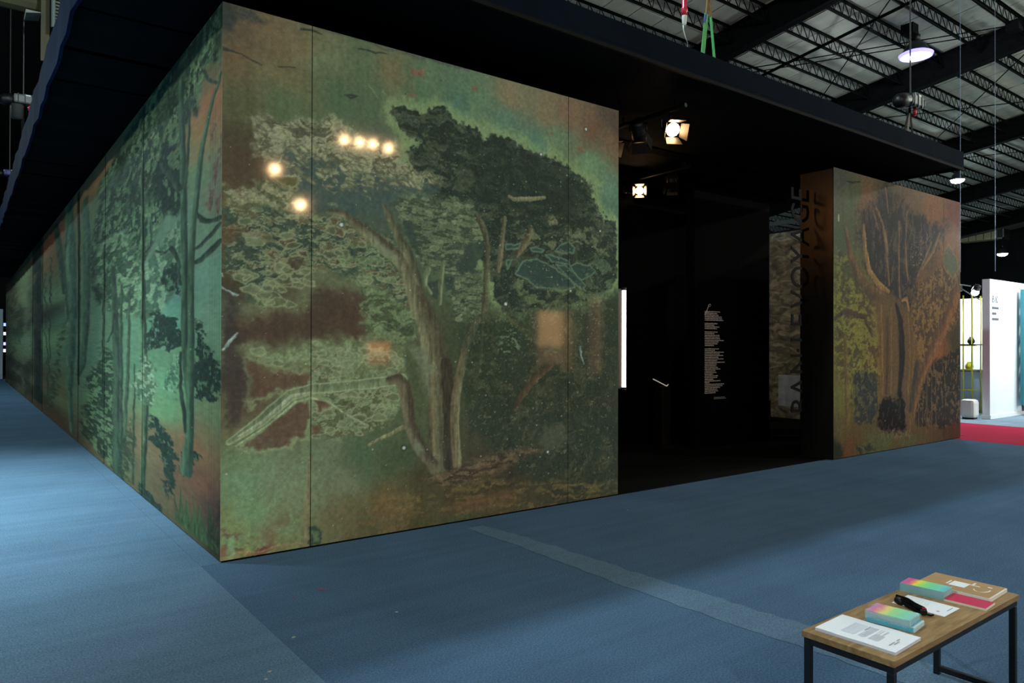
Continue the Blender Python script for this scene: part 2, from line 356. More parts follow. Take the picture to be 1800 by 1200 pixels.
# ---- front mural: cedar tree
def front_mural():
    cv = Canvas(np.linspace(0, 3.98, 540), np.linspace(.012, 4.0, 640), 3)
    cv.base(warp=.18, p=2.7, pts=[(.014,3.932,45,50,48),(.195,3.878,84,73,55),(.361,3.859,92,81,58),(.624,3.797,98,88,62),(.115,3.63,84,70,50),(.448,3.625,88,85,58),(.715,3.753,86,102,74),(1.097,3.775,72,92,66),(1.352,3.787,92,88,63),(1.732,3.825,76,100,74),(2.205,3.751,78,106,80),(2.587,3.856,104,98,74),(2.999,3.805,102,93,70),(3.29,3.834,100,81,62),(3.597,3.749,90,70,55),(3.902,3.882,66,58,50),(3.878,3.594,91,74,54),(3.143,3.584,80,106,80),(2.859,3.48,64,100,84),(2.522,3.633,70,103,84),(3.598,3.375,80,112,82),(3.838,3.177,75,106,86),(3.839,2.942,60,90,76),(.904,3.461,62,84,60),(.449,3.369,66,82,56),(.116,3.301,66,70,48),(.077,3.047,58,58,42),(.158,2.855,64,52,42),(.039,2.714,66,55,42),(1.148,3.419,62,82,60),(1.25,3.299,62,76,60),(1.621,3.655,65,94,70),(1.964,3.652,62,94,78),(.04,2.592,86,76,46),(.041,2.388,78,58,40),(.121,2.232,66,62,42),(.242,2.575,62,76,56),(.453,2.558,58,80,60),(.721,2.456,58,78,64),(.908,2.34,58,74,62),(.042,2.063,58,56,40),(.044,1.737,52,50,45),(.371,1.745,68,52,42),(.724,1.753,60,52,40),(1.007,1.851,54,48,36),(.045,1.411,52,50,46),(.166,1.162,74,58,46),(.047,.964,86,86,56),(.128,.753,85,107,74),(.169,.544,90,119,88),(.211,.332,92,124,86),(.09,.226,98,118,72),(.376,.605,97,110,84),(.55,.372,100,112,84),(.464,.085,97,102,66),(.171,.049,112,104,66),(.044,.038,124,92,62),(.294,.049,92,62,50),(.728,.7,86,104,78),(.916,.46,92,102,78),(1.11,.666,62,84,60),(1.417,.639,56,70,48),(.917,.236,87,84,56),(1.314,.229,90,74,46),(1.162,.066,70,70,48),(1.634,.38,58,56,38),(1.635,.043,62,60,38),(1.976,.242,58,52,36),(2.279,.307,50,46,34),(1.977,-.007,55,62,42),(2.599,.429,44,44,34),(2.6,.114,60,55,38),(3.301,.249,42,44,34),(3.766,.083,50,48,34),(3.845,.658,35,42,34),(3.299,.92,40,42,32),(2.597,.956,44,46,34),(2.275,1.381,46,56,38),(2.936,1.318,50,50,36),(3.762,1.594,36,48,38),(2.595,1.588,44,56,42),(2.151,1.585,48,60,44),(1.741,1.583,58,62,44),(1.361,1.581,60,74,52),(1.36,1.863,62,80,54),(1.154,2.039,60,74,54),(1.738,2.314,60,80,60),(1.968,2.58,56,74,56),(2.591,2.642,42,54,42),(3.293,2.712,42,54,44),(3.759,2.467,46,62,48),(2.269,3.123,42,56,44),(2.93,3.111,38,50,42),(3.292,3.049,40,50,40),(1.849,3.259,44,54,40),(1.515,2.917,50,66,56),(1.151,2.775,54,70,64),(1.415,1.11,66,76,52),(.914,1.042,70,84,58),(1.108,1.169,72,88,62),(.372,1.407,90,100,70)])
    PAL = (112,122,92); PAG = (96,122,84); DK = (48,62,52); RING = (118,136,98); BR = (66,52,42)
    # crown on the right, dark with a light rim against the sky
    crown = [(1.343,3.518),(1.406,3.507),(1.524,3.501),(1.661,3.494),(1.688,3.572),(1.801,3.624),(1.935,3.556),(2.144,3.52),(2.236,3.476),(2.312,3.438),(2.426,3.448),(2.543,3.458),(2.622,3.429),(2.825,3.409),(2.937,3.379),(3.007,3.401),(3.108,3.367),(3.203,3.327),(3.367,3.284),(3.559,3.209),(3.661,3.136),(3.614,3.061),(3.654,2.997),(3.678,2.878),(3.774,2.877),(3.88,2.876),(3.955,2.778),(3.956,2.186),(3.68,2.056),(3.005,1.891),(2.464,1.848),(2.335,2.204),(2.24,2.454),(2.208,2.706),(1.967,2.819),(1.736,2.825),(1.652,2.815),(1.515,2.869),(1.792,2.994),(1.596,3.039),(1.434,3.166),(1.514,3.213),(1.623,3.269),(1.487,3.27),(1.406,3.374)]
    cv.halo(crown, (104,128,84), .075, .12, .75)
    cv.leafy(crown, (36,46,39), (54,63,49), 11, 20, .58, .12, rough=.11, soft=.014)
    cv.leafy(crown, None, (78,86,66), 18, 44, .72, .05, rough=.11, soft=.014, a=.6)
    cv.fill([(2.206,3.369),(2.825,3.377),(3.367,3.261),(3.598,3.145),(3.444,2.727),(2.591,2.748),(2.146,2.953)], (33,43,37), .15, .12, .55)
    # left tier of pale needles with dark gaps
    tier = [(.206,3.203),(.309,3.231),(.437,3.2),(.564,3.245),(.749,3.306),(.866,3.302),(.962,3.238),(1.149,3.189),(1.355,3.167),(1.418,3.107),(1.596,3.039),(1.781,2.993),(1.624,2.941),(1.355,2.961),(1.15,2.931),(.93,2.9),(.835,2.979),(.718,2.983),(.561,2.98),(.473,2.911),(.43,2.87),(.366,2.911),(.294,2.938),(.24,2.967),(.223,3.056)]
    cv.fill(tier, (100,108,82), .16, .05, .85)
    cv.leafy(tier, (60,62,48), (112,116,90), 16, 26, .44, .07, rough=.1, soft=.03, a=.8, shear=-.4)
    dk1 = [(.399,3.01),(.538,3.033),(.718,2.961),(.954,2.903),(1.201,2.92),(1.624,2.932),(1.793,2.906),(1.652,2.815),(1.515,2.845),(1.409,2.666),(1.228,2.622),(1.102,2.622),(.907,2.542),(.72,2.61),(.629,2.665),(.474,2.731),(.409,2.774),(.366,2.844)]
    cv.fill(dk1, (54,70,64), .12, .03)
    cv.leafy([(.408,3.029),(.627,3.065),(.953,3.065),(1.303,3.051),(1.624,3.004),(1.792,2.945),(1.515,2.845),(1.151,2.821),(.719,2.764),(.474,2.753),(.387,2.847)], None, (106,112,86), 15, 24, .60, .04, rough=.1, soft=.03, a=.85, shear=-.4, ring=(70,72,54), rw=.02)
    cv.leafy([(.719,2.764),(1.304,2.911),(1.736,2.923),(1.625,2.811),(1.409,2.666),(.907,2.564),(.629,2.621)], None, (90,100,78), 12, 22, .70, .04, rough=.1, a=.7)
    cv.islands([(.365,3.005),(.718,3.063),(1.408,3.067),(1.764,2.975),(1.625,2.845),(.906,2.766),(.496,2.768)], 70, 73, .012, .034, 1.5, (108,114,88), (72,76,58), .85, -.3); cv.islands(tier, 34, 74, .012, .036, 1.3, (116,120,94), (74,74,58), .7, -.3)
    cv.limb([(.353,2.791,.013),(.452,2.75,.026),(.54,2.727,.017)], (64,66,46), (60,60,44), .03, ring=(110,112,84))
    cv.fill([(.358,2.8),(.417,2.805),(.474,2.795),(.57,2.826),(.54,2.74),(.504,2.722),(.43,2.76)], (66,68,46), .04, .006, ring=(112,116,86), rw=.01)
    # brown sky pockets on the left
    cv.fill([(.01,3.137),(.157,3.082),(.199,2.944),(.324,2.88),(.358,2.767),(.291,2.707),(.159,2.669),(.012,2.678)], (60,53,41), .12, .12, .7)
    cv.leafy([(.004,2.669),(.159,2.656),(.324,2.762),(.452,2.728),(.54,2.654),(.496,2.58),(.367,2.548),(.242,2.567),(.119,2.594),(.004,2.588)], (70,78,54), (108,112,84), 14, 20, .45, .06, rough=.12, soft=.03)
    # mid-left solarised clumps
    mid = [(.005,2.58),(.242,2.55),(.496,2.571),(.72,2.579),(.907,2.528),(1.102,2.531),(1.358,2.426),(1.529,2.202),(1.601,1.871),(1.52,1.63),(1.309,1.581),(1.106,1.671),(1.016,2.01),(.862,2.122),(.722,2.078),(.455,2.003),(.328,1.828),(.204,1.865),(.122,2.026),(.007,2.101)]
    cv.leafy(mid, (50,64,52), (72,74,54), 7, 17, .55, .035, rough=.10, soft=.04, ring=(112,120,88), rw=.030)
    cv.leafy(mid, None, (96,110,82), 13, 30, .64, .03, rough=.1, a=.8)
    cv.fill([(.005,2.405),(.12,2.429),(.141,2.337),(.041,2.287),(.006,2.304)], (84,63,42), .12, .07, .7)
    for q in ([(.169,2.343),(.222,2.357),(.226,2.307),(.165,2.297)], [(.238,2.346),(.288,2.354),(.297,2.309),(.243,2.3)], [(.326,2.248),(.39,2.262),(.454,2.233),(.327,2.185),(.264,2.21)], [(.318,2.139),(.52,2.2),(.455,2.131),(.327,2.097)], [(.441,2.377),(.506,2.413),(.519,2.384),(.454,2.344)], [(.766,2.536),(.86,2.541),(.884,2.495),(.823,2.475)]):
        cv.fill(q, (68,59,44), .11, .014, .85, ring=(108,112,84), rw=.014)
    cv.fill([(.542,2.18),(.631,2.169),(.658,2.092),(.499,2.039),(.412,2.009),(.455,2.088)], (62,54,42), .1, .03, .85)
    # broad brown bands between the cloud-like tiers
    b2 = [(.012,1.817),(.204,1.791),(.413,1.831),(.544,1.814),(.641,1.917),(.677,2.041),(.815,2.035),(.982,1.976),(1.104,2.028),(1.18,1.939),(1.246,1.766),(1.181,1.626),(1.106,1.525),(.96,1.552),(.794,1.578),(.656,1.569),(.458,1.525),(.372,1.504),(.205,1.521),(.014,1.444)]
    cv.fill(b2, (60,51,41), .10, .10, .9); cv.leafy(b2, None, (74,54,43), 3, 4, .5, .2, rough=.1, soft=.12, a=.4)
    cv.halo(b2, (96,110,78), .07, .10, .55)
    cv.fill([(.011,1.98),(.102,1.943),(.123,1.739),(.164,1.575),(.014,1.412)], (50,48,46), .1, .06, .8)
    low = [(.136,1.525),(.33,1.5),(.656,1.534),(.724,1.578),(.912,1.552),(1.106,1.589),(1.207,1.525),(1.44,1.525),(1.495,1.297),(1.362,1.262),(1.107,1.251),(.913,1.301),(.725,1.402),(.546,1.383),(.33,1.424)]
    cv.leafy(low, (84,96,66), (104,120,86), 11, 22, .48, .08, rough=.1, soft=.04, a=.85)
    b3 = [(.165,1.467),(.33,1.407),(.458,1.384),(.635,1.36),(.702,1.398),(.753,1.358),(.753,1.305),(.68,1.228),(.546,1.224),(.373,1.196),(.269,1.133),(.207,1.098),(.174,1.203)]
    cv.fill(b3, (78,61,48), .09, .06, .85, ring=(104,116,82), rw=.022)
    cv.fill([(.01,1.493),(.157,1.459),(.191,1.161),(.087,.982),(.012,.986)], (54,49,44), .1, .05, .85)
    for i_, (c_, n_) in enumerate((((68,59,46),22),((68,78,58),28),((78,90,66),26))):
        cv.islands([(.14,2.53),(.54,2.559),(.908,2.511),(1.306,2.374),(1.529,2.155),(1.563,1.63),(1.361,1.581),(1.231,1.858),(1.104,2.046),(.722,2.105),(.655,1.948),(.456,1.854),(.245,1.825),(.142,2.069)], n_, 60+i_, .014, .055, 1.7, c_, (110,118,88), .8)
    cv.islands([(.162,2.07),(.631,2.143),(.655,1.926),(.456,1.832),(.204,1.803)], 16, 70, .02, .06, 1.5, (84,92,68), (112,122,88), .7)
    cv.fill([(1.179,2.018),(1.359,1.98),(1.246,1.836)], (50,48,36), .08, .04, .7)
    # foliage right of the seam, light lace on green
    lace = [(.662,1.359),(.913,1.333),(1.362,1.3),(1.442,1.156),(1.416,1.016),(1.312,.919),(1.109,.84),(.915,.809),(.682,.826),(.663,1.054)]
    cv.leafy(lace, (74,82,56), (92,108,78), 12, 24, .52, .04, rough=.1, soft=.03, ring=(122,132,100), rw=.03)
    cv.islands(lace, 42, 71, .012, .045, 1.6, (80,90,64), (118,126,96), .75); cv.islands(low, 30, 72, .012, .04, 1.7, (86,100,72), (116,124,92), .7)
    b4 = [(.663,1.142),(.569,1.12),(.341,.974),(.241,.889),(.128,.823),(.279,.744),(.418,.762),(.504,.793),(.543,.854),(.646,.834)]
    cv.fill(b4, (80,63,50), .06, .03, .9, ring=(108,128,90), rw=.016)
    cv.fill([(.672,1.141),(.772,1.128),(.843,1.067),(.727,1.042)], (82,64,48), .05, .01, ring=(116,128,94))
    cv.fill([(.673,.945),(.755,.918),(.709,.859),(.673,.862)], (84,68,50), .05, .015)
    # the big pale branch and its outlines
    cv.limb([(.056,.853,.02),(.278,.991,.042),(.503,1.17,.047),(.662,1.211,.039),(1.043,1.235,.041),(1.452,1.265,.047)], (98,112,82), (84,96,70), .02, ring=(124,142,106), flip=-1)
    cv.limb([(.127,.893,.008),(.29,.981,.013),(.511,1.165,.013),(.662,1.185,.009)], (126,140,112), (120,130,100), .01)
    cv.limb([(.108,.825,.006),(.332,.954,.008),(.547,1.112,.009),(.663,1.142,.009),(.796,1.114,.007),(.914,1.033,.007),(1.109,.917,.007)], (122,138,104), (110,128,94), .02)
    cv.limb([(1.159,.749,.014),(1.312,.812,.016),(1.485,.88,.019)], (104,108,78), (90,92,66), .03)
    # fine striped foliage in the middle
    fine = [(1.409,2.784),(1.652,2.858),(1.908,2.822),(2.147,2.791),(2.208,2.681),(2.24,2.505),(2.088,2.391),(1.969,2.232),(2.21,2.146),(2.336,1.998),(2.274,1.791),(1.971,1.754),(1.853,2.175),(1.655,2.211),(1.517,2.345),(1.42,2.573)]
    cv.leafy(fine, (50,63,49), (74,88,65), 12, 46, .50, .08, rough=.10, soft=.05, ring=(94,106,80), rw=.022, a=.9)
    cv.leafy([(.908,2.385),(1.358,2.285),(1.518,2.059),(1.601,1.775),(1.414,1.534),(1.156,1.58),(1.055,1.943),(.909,2.161)], None, (86,108,74), 8, 30, .56, .05, rough=.1, soft=.05, a=.7)
    cv.leafy([(1.104,2.037),(1.359,2.003),(1.547,1.773),(1.602,1.583),(1.361,1.534),(1.131,1.672)], (54,66,46), (84,104,72), 7, 20, .5, .06, rough=.1, soft=.04, a=.8)
    cv.islands(fine, 60, 76, .008, .026, 2.0, (78,92,68), (98,110,82), .75)
    for q in ([(1.963,2.246),(2.07,2.384),(2.148,2.456),(2.265,2.492),(2.29,2.381),(2.173,2.24),(2.266,2.216),(2.198,2.176),(2.017,2.185)], [(1.694,2.082),(1.801,2.108),(1.813,1.971),(1.779,1.95),(1.717,2.001)], [(1.864,2.136),(1.975,2.142),(1.976,2.043),(1.876,2.018)], [(1.441,2.599),(1.543,2.586),(1.599,2.351),(1.654,2.307),(1.599,2.279),(1.49,2.438)]):
        cv.fill(q, (44,58,50), .06, .012, .9)
    # trunks
    TL, TD = (98,98,72), (60,58,44)
    cv.limb([(.799,2.588,.018),(.931,2.585,.031),(1.117,2.459,.055),(1.421,2.261,.066),(1.523,2.154,.081),(1.595,1.943,.091),(1.695,1.728,.107),(1.787,1.388,.127),(1.834,1.093,.113),(1.829,.799,.103),(1.824,.525,.118)], (92,94,70), (62,60,46), .03, flip=-1, soft=.016)
    cv.limb([(1.273,2.697,.009),(1.326,2.61,.028),(1.389,2.499,.042),(1.453,2.387,.047),(1.529,2.25,.048),(1.605,2.087,.029)], (82,86,64), (58,62,47), .03, flip=-1, soft=.014)
    cv.fill([(1.112,2.472),(1.229,2.391),(1.358,2.332),(1.411,2.265),(1.358,2.247),(1.203,2.329)], (96,108,86), .05, .03, .75)
    cv.limb([(1.736,1.389,.034),(1.731,1.194,.034),(1.744,.902,.034),(1.745,.532,.034)], (96,92,68), (76,70,52), .03)
    cv.limb([(1.885,1.387,.059),(1.927,.891,.064),(1.917,.536,.069)], (54,50,38), (48,46,36), .03, a=.85)
    cv.limb([(1.331,1.268,.033),(1.415,1.266,.047),(1.463,1.222,.057),(1.49,1.107,.057),(1.518,.901,.052),(1.605,.718,.062),(1.677,.616,.053),(1.762,.531,.039)], (88,86,66), (62,58,45), .03, flip=-1, soft=.012)
    cv.fill([(1.488,1.534),(1.63,1.544),(1.753,1.388),(1.799,1.314),(1.714,1.282),(1.743,1.145),(1.698,1.098),(1.619,1.342)], (92,102,80), .05, .04, .75)
    cv.fill([(1.567,.769),(1.644,.706),(1.677,.635),(1.622,.631),(1.578,.692)], (94,106,84), .05, .025, .8)
    cv.limb([(2.212,1.789,.031),(2.103,1.585,.045),(2.032,1.335,.045),(1.979,1.102,.045),(1.968,.874,.045),(1.999,.513,.05)], TL, (80,74,54), .02, flip=1)
    cv.limb([(1.841,2.248,.02),(1.824,2.075,.025),(1.813,1.912,.02)], (92,104,76), (68,76,54), .02)
    cv.limb([(1.694,2.194,.029),(1.666,2.134,.024),(1.672,2.067,.019),(1.728,1.997,.015)], (92,104,76), (70,80,58), .02)
    cv.limb([(2.196,2.715,.02),(2.271,2.585,.036),(2.321,2.44,.031),(2.303,2.269,.031),(2.291,2.022,.031),(2.28,1.812,.031)], (78,78,58), (52,54,40), .03, a=.8)
    cv.limb([(2.506,2.718,.021),(2.481,2.511,.026),(2.462,2.363,.031),(2.437,2.232,.021)], (86,86,64), (62,64,48), .03)
    cv.limb([(2.807,2.621,.038),(2.732,2.496,.043),(2.652,2.394,.026)], (92,86,62), (60,58,44), .03)
    cv.limb([(2.558,2.928,.016),(2.61,2.909,.021),(2.813,2.933,.022),(2.987,2.971,.016)], (104,108,80), (88,92,66), .03)
    cv.limb([(2.548,1.824,.031),(2.694,1.737,.043),(2.9,1.6,.043),(2.949,1.557,.027)], (100,98,64), (66,74,50), .03, flip=-1)
    cv.limb([(2.796,1.771,.021),(2.921,1.817,.022),(3.048,1.914,.016)], (98,96,66), (78,80,56), .03)
    cv.limb([(2.261,1.739,.01),(2.25,1.484,.015),(2.226,1.331,.015)], (84,92,66), (66,72,52), .03)
    # openings of sky among the right boughs
    G = (78,108,84)
    for q in ([(2.633,2.212),(2.693,2.312),(2.767,2.349),(2.884,2.368),(3.025,2.335),(3.147,2.282),(3.31,2.192),(3.37,2.128),(3.214,2.081),(3.054,2.106),(2.885,2.098),(2.809,2.153),(2.706,2.195)], [(3.309,2.338),(3.407,2.373),(3.569,2.355),(3.648,2.303),(3.554,2.234),(3.454,2.206),(3.37,2.28)], [(3.118,2.468),(3.176,2.523),(3.294,2.572),(3.369,2.517),(3.354,2.465),(3.213,2.448)], [(2.989,2.42),(3.147,2.415),(3.294,2.376),(3.295,2.348),(3.082,2.361)], [(3.133,2.331),(3.25,2.334),(3.4,2.248),(3.523,2.141),(3.462,2.115),(3.325,2.187)], [(2.808,2.47),(2.877,2.481),(2.968,2.462),(2.933,2.437),(2.835,2.44)], [(2.52,2.478),(2.625,2.487),(2.699,2.504),(2.672,2.459),(2.527,2.426)], [(2.527,2.332),(2.586,2.346),(2.534,2.253)]):
        cv.fill(q, (42,59,53), .025, .010, ring=G, rw=.009)
    cv.leafy([(2.626,2.191),(2.864,2.102),(3.221,2.092),(3.523,2.164),(3.76,2.118),(3.883,2.006),(3.761,1.827),(3.371,1.93),(3.005,1.945),(2.66,1.959)], None, (82,98,66), 9, 16, .48, .07, rough=.12, soft=.05, a=.7)
    cv.leafy([(2.558,2.665),(2.759,2.686),(3.002,2.683),(3.294,2.656),(3.758,2.758),(3.881,2.477),(3.445,2.415),(3.003,2.464),(2.726,2.495)], None, (84,94,68), 11, 22, .58, .04, rough=.12, soft=.04, a=.75)
    cv.leafy([(3.522,2.421),(3.8,2.47),(3.923,2.185),(3.76,2.06),(3.523,2.192)], None, (70,92,66), 10, 18, .52, .06, rough=.12, soft=.04, a=.7)
    cv.leafy([(3.002,2.82),(3.182,2.812),(3.219,2.733),(3.038,2.731)], None, (100,104,76), 10, 20, .45, .06, rough=.05, soft=.03, a=.8)
    # undergrowth and ground on the right
    under = [(2.09,1.786),(2.464,1.874),(3.005,1.918),(3.957,2.068),(3.962,.013),(2.94,.233),(2.468,.546),(2.154,.776),(2.062,1.083)]
    cv.leafy(under, (38,48,37), (56,62,46), 10, 12, .60, .10, rough=.1, soft=.08, a=.75)
    cv.leafy([(2.464,1.691),(2.661,1.721),(2.675,1.509),(2.596,1.377),(2.452,1.509)], None, (92,112,84), 22, 34, .60, .04, rough=.1, soft=.04, a=.7)
    cv.leafy(under, None, (78,84,62), 26, 40, .74, .04, rough=.1, soft=.08, a=.7); cv.islands(under, 60, 75, .008, .026, 1.4, (62,70,50), None, .6)
    cv.limb([(3.078,1.36,.022),(2.867,1.239,.038),(2.697,1.057,.032),(2.63,.954,.021)], (82,66,48), (64,54,40), .04, a=.7)
    cv.fill([(2.889,.644),(3.008,.771),(3.225,.785),(3.285,.641),(3.167,.539),(2.974,.556)], (64,70,54), .06, .04, .8)
    grd = [(1.634,.428),(1.917,.447),(2.094,.504),(2.341,.557),(2.869,.591),(2.939,.548),(2.599,.456),(2.469,.39),(2.217,.34),(1.86,.344)]
    cv.leafy(grd, (54,48,37), (84,72,54), 9, 40, .50, .08, rough=.08, soft=.05, shear=0)
    cv.leafy([(.917,.214),(1.314,.276),(1.634,.283),(1.918,.323),(2.469,.338),(2.801,.249),(3.301,.221),(3.962,.119),(3.962,.013),(1.977,.018),(.918,.013)], None, (88,76,48), 6, 34, .56, .08, rough=.08, soft=.05, a=.75)
    cv.fill([(1.82,.158),(2.108,.176),(2.456,.215),(2.7,.165),(2.567,.107),(2.206,.036),(1.977,.083)], (84,63,44), .14, .06, .75)
    for q in ([(2.849,.163),(2.926,.208),(3.053,.133)], [(3.198,.138),(3.271,.196),(3.376,.094)], [(3.529,.065),(3.67,.198),(3.734,.063)]): cv.fill(q, (84,78,46), .05, .02, .7)
    cv.leafy([(1.111,.301),(1.419,.31),(1.634,.293),(1.746,.221),(1.419,.168),(1.112,.187)], None, (94,82,50), 9, 34, .54, .08, rough=.1, soft=.08, a=.6)
    # bottom-left glow, streaks of emulsion, torn edges
    cv.leafy([(.029,.762),(.333,.777),(.638,.578),(.663,.01),(.171,.029),(.032,.113)], None, (94,126,90), 4, 7, .55, .2, rough=.2, soft=.16, a=.5, shear=.6)
    cv.limb([(.66,.706,.013),(.639,.361,.022),(.623,.016,.026)], (104,92,66), (108,100,72), .0, soft=.02, a=.7)
    cv.limb([(.02,.135,.024),(.131,.158,.021),(.252,.181,.008)], (96,150,100), (96,140,96), .08, soft=.02, a=.6)
    cv.leafy([(.015,.237),(.171,.173),(.336,.084),(.421,.016),(.052,.004),(.016,.019)], (96,116,74), (92,62,52), 10, 16, .55, .06, rough=.1, soft=.03, a=.8)
    cv.limb([(.032,.04,.012),(.336,.038,.008),(.596,.038,.009)], (150,120,74), (128,96,64), .08, soft=.01, a=.7)
    cv.limb([(.083,.162,.024),(.071,.086,.029),(.067,.034,.024)], (96,136,98), (90,122,88), .12, soft=.03, a=.6)
    for q in ([(.013,1.525,.012),(.064,1.57,.02),(.132,1.64,.008)], [(.003,1.963,.008),(.035,1.94,.012),(.071,1.917,.004)], [(.059,1.925,.008),(.098,1.91,.008)], [(3.433,1.536,.006),(3.464,1.451,.011),(3.502,1.365,.006)], [(.011,2.061,.008),(.019,2.045,.004)]):
        cv.limb([(x_,z_,w_*.75) for x_,z_,w_ in q], (142,164,160), (110,132,126), .10, soft=.008, a=.9)
    for q in ([(.932,3.526,.004),(.985,3.541,.009),(1.039,3.539,.005),(.985,3.514,.009),(.932,3.521,.004)], [(.155,3.648,.004),(.245,3.624,.006),(.287,3.613,.004)], [(.405,3.628,.004),(.536,3.654,.004)], [(.579,3.959,.009),(.659,3.972,.009),(.742,3.958,.004)], [(1.047,3.923,.005),(1.197,3.928,.007),(1.299,3.944,.005)], [(.007,3.666,.016),(.074,3.662,.008),(.155,3.652,.004)]):
        cv.limb(q, (40,48,44), (36,42,40), .03, a=.85)
    cv.leafy([(.002,3.961),(.073,3.981),(.194,3.982),(.361,3.936),(.319,3.891),(.154,3.888),(.034,3.836),(.003,3.847)], None, (44,52,50), 6, 8, .45, .1, rough=.1, soft=.04, a=.7)
    cv.limb([(.714,4.004,.004),(1.096,3.995,.009),(1.404,3.988,.009),(1.846,3.988,.015),(2.082,3.993,.01)], (52,58,58), (48,54,56), .1, soft=.02, a=.6)
    cv.limb([(1.138,3.647,.005),(1.183,3.61,.005),(1.219,3.562,.005)], (96,118,84), (96,118,84), .0, a=.6)
    for x, z, w_ in [(1.523,3.63,.024),(2.155,3.827,.03),(3.442,3.511,.034),(3.071,3.588,.017),(1.593,3.852,.048)]: cv.limb([(x-w_*.8,z,w_*.5),(x+w_*.8,z,w_*.6)], (112,74,56), (104,66,52), .12, soft=.03, a=.8)
    for x, z, w_ in [(2.937,3.379,.011),(2.522,1.933,.014),(.908,2.497,.013),(3.519,3.724,.013),(3.318,2.091,.009),(3.031,.529,.011),(3.718,2.72,.009),(1.47,.696,.014)]:
        cv.limb([(x-.001,z,w_*1.9),(x+.001,z,w_*1.9)], (44,56,48), (44,56,48), 0, a=.8); cv.limb([(x-.001,z,w_),(x+.001,z,w_)], (178,196,186), (178,196,186), 0)
    cv.fill([(.667,.14),(.74,.129),(.758,.082),(.74,.019),(.677,.016)], (72,92,66), .06, .01, ring=(36,50,42), rw=.014)
    cv.specks(420, 5, .1, 3.3, (140,152,130)); cv.specks(420, 6, .3, 2.6, (128,138,110), 2.0, 3.95); cv.specks(420, 8, 1.6, 3.3, (110,126,104), 1.9, 3.9)
    cv.specks(200, 9, .1, 3.9, (40,48,40)); cv.grain(.13)
    return cv
MG = 2.3     # print density: ink reflectance against the tone the eye reads under the hall light
FM = thing('mural', 'green and copper mural of a spreading cedar tree on the front wall', 'mural', (2,0,0), 'printed cloth murals')
cvf = front_mural()
M_print = print_mat('mural_cloth')
strips(cvf, cvf.albedo(MG*1.18, .88), [0, .661, 3.282, 3.98], lambda a, z: np.stack([a, np.zeros_like(a), z], 1), FM, M_print)
del cvf

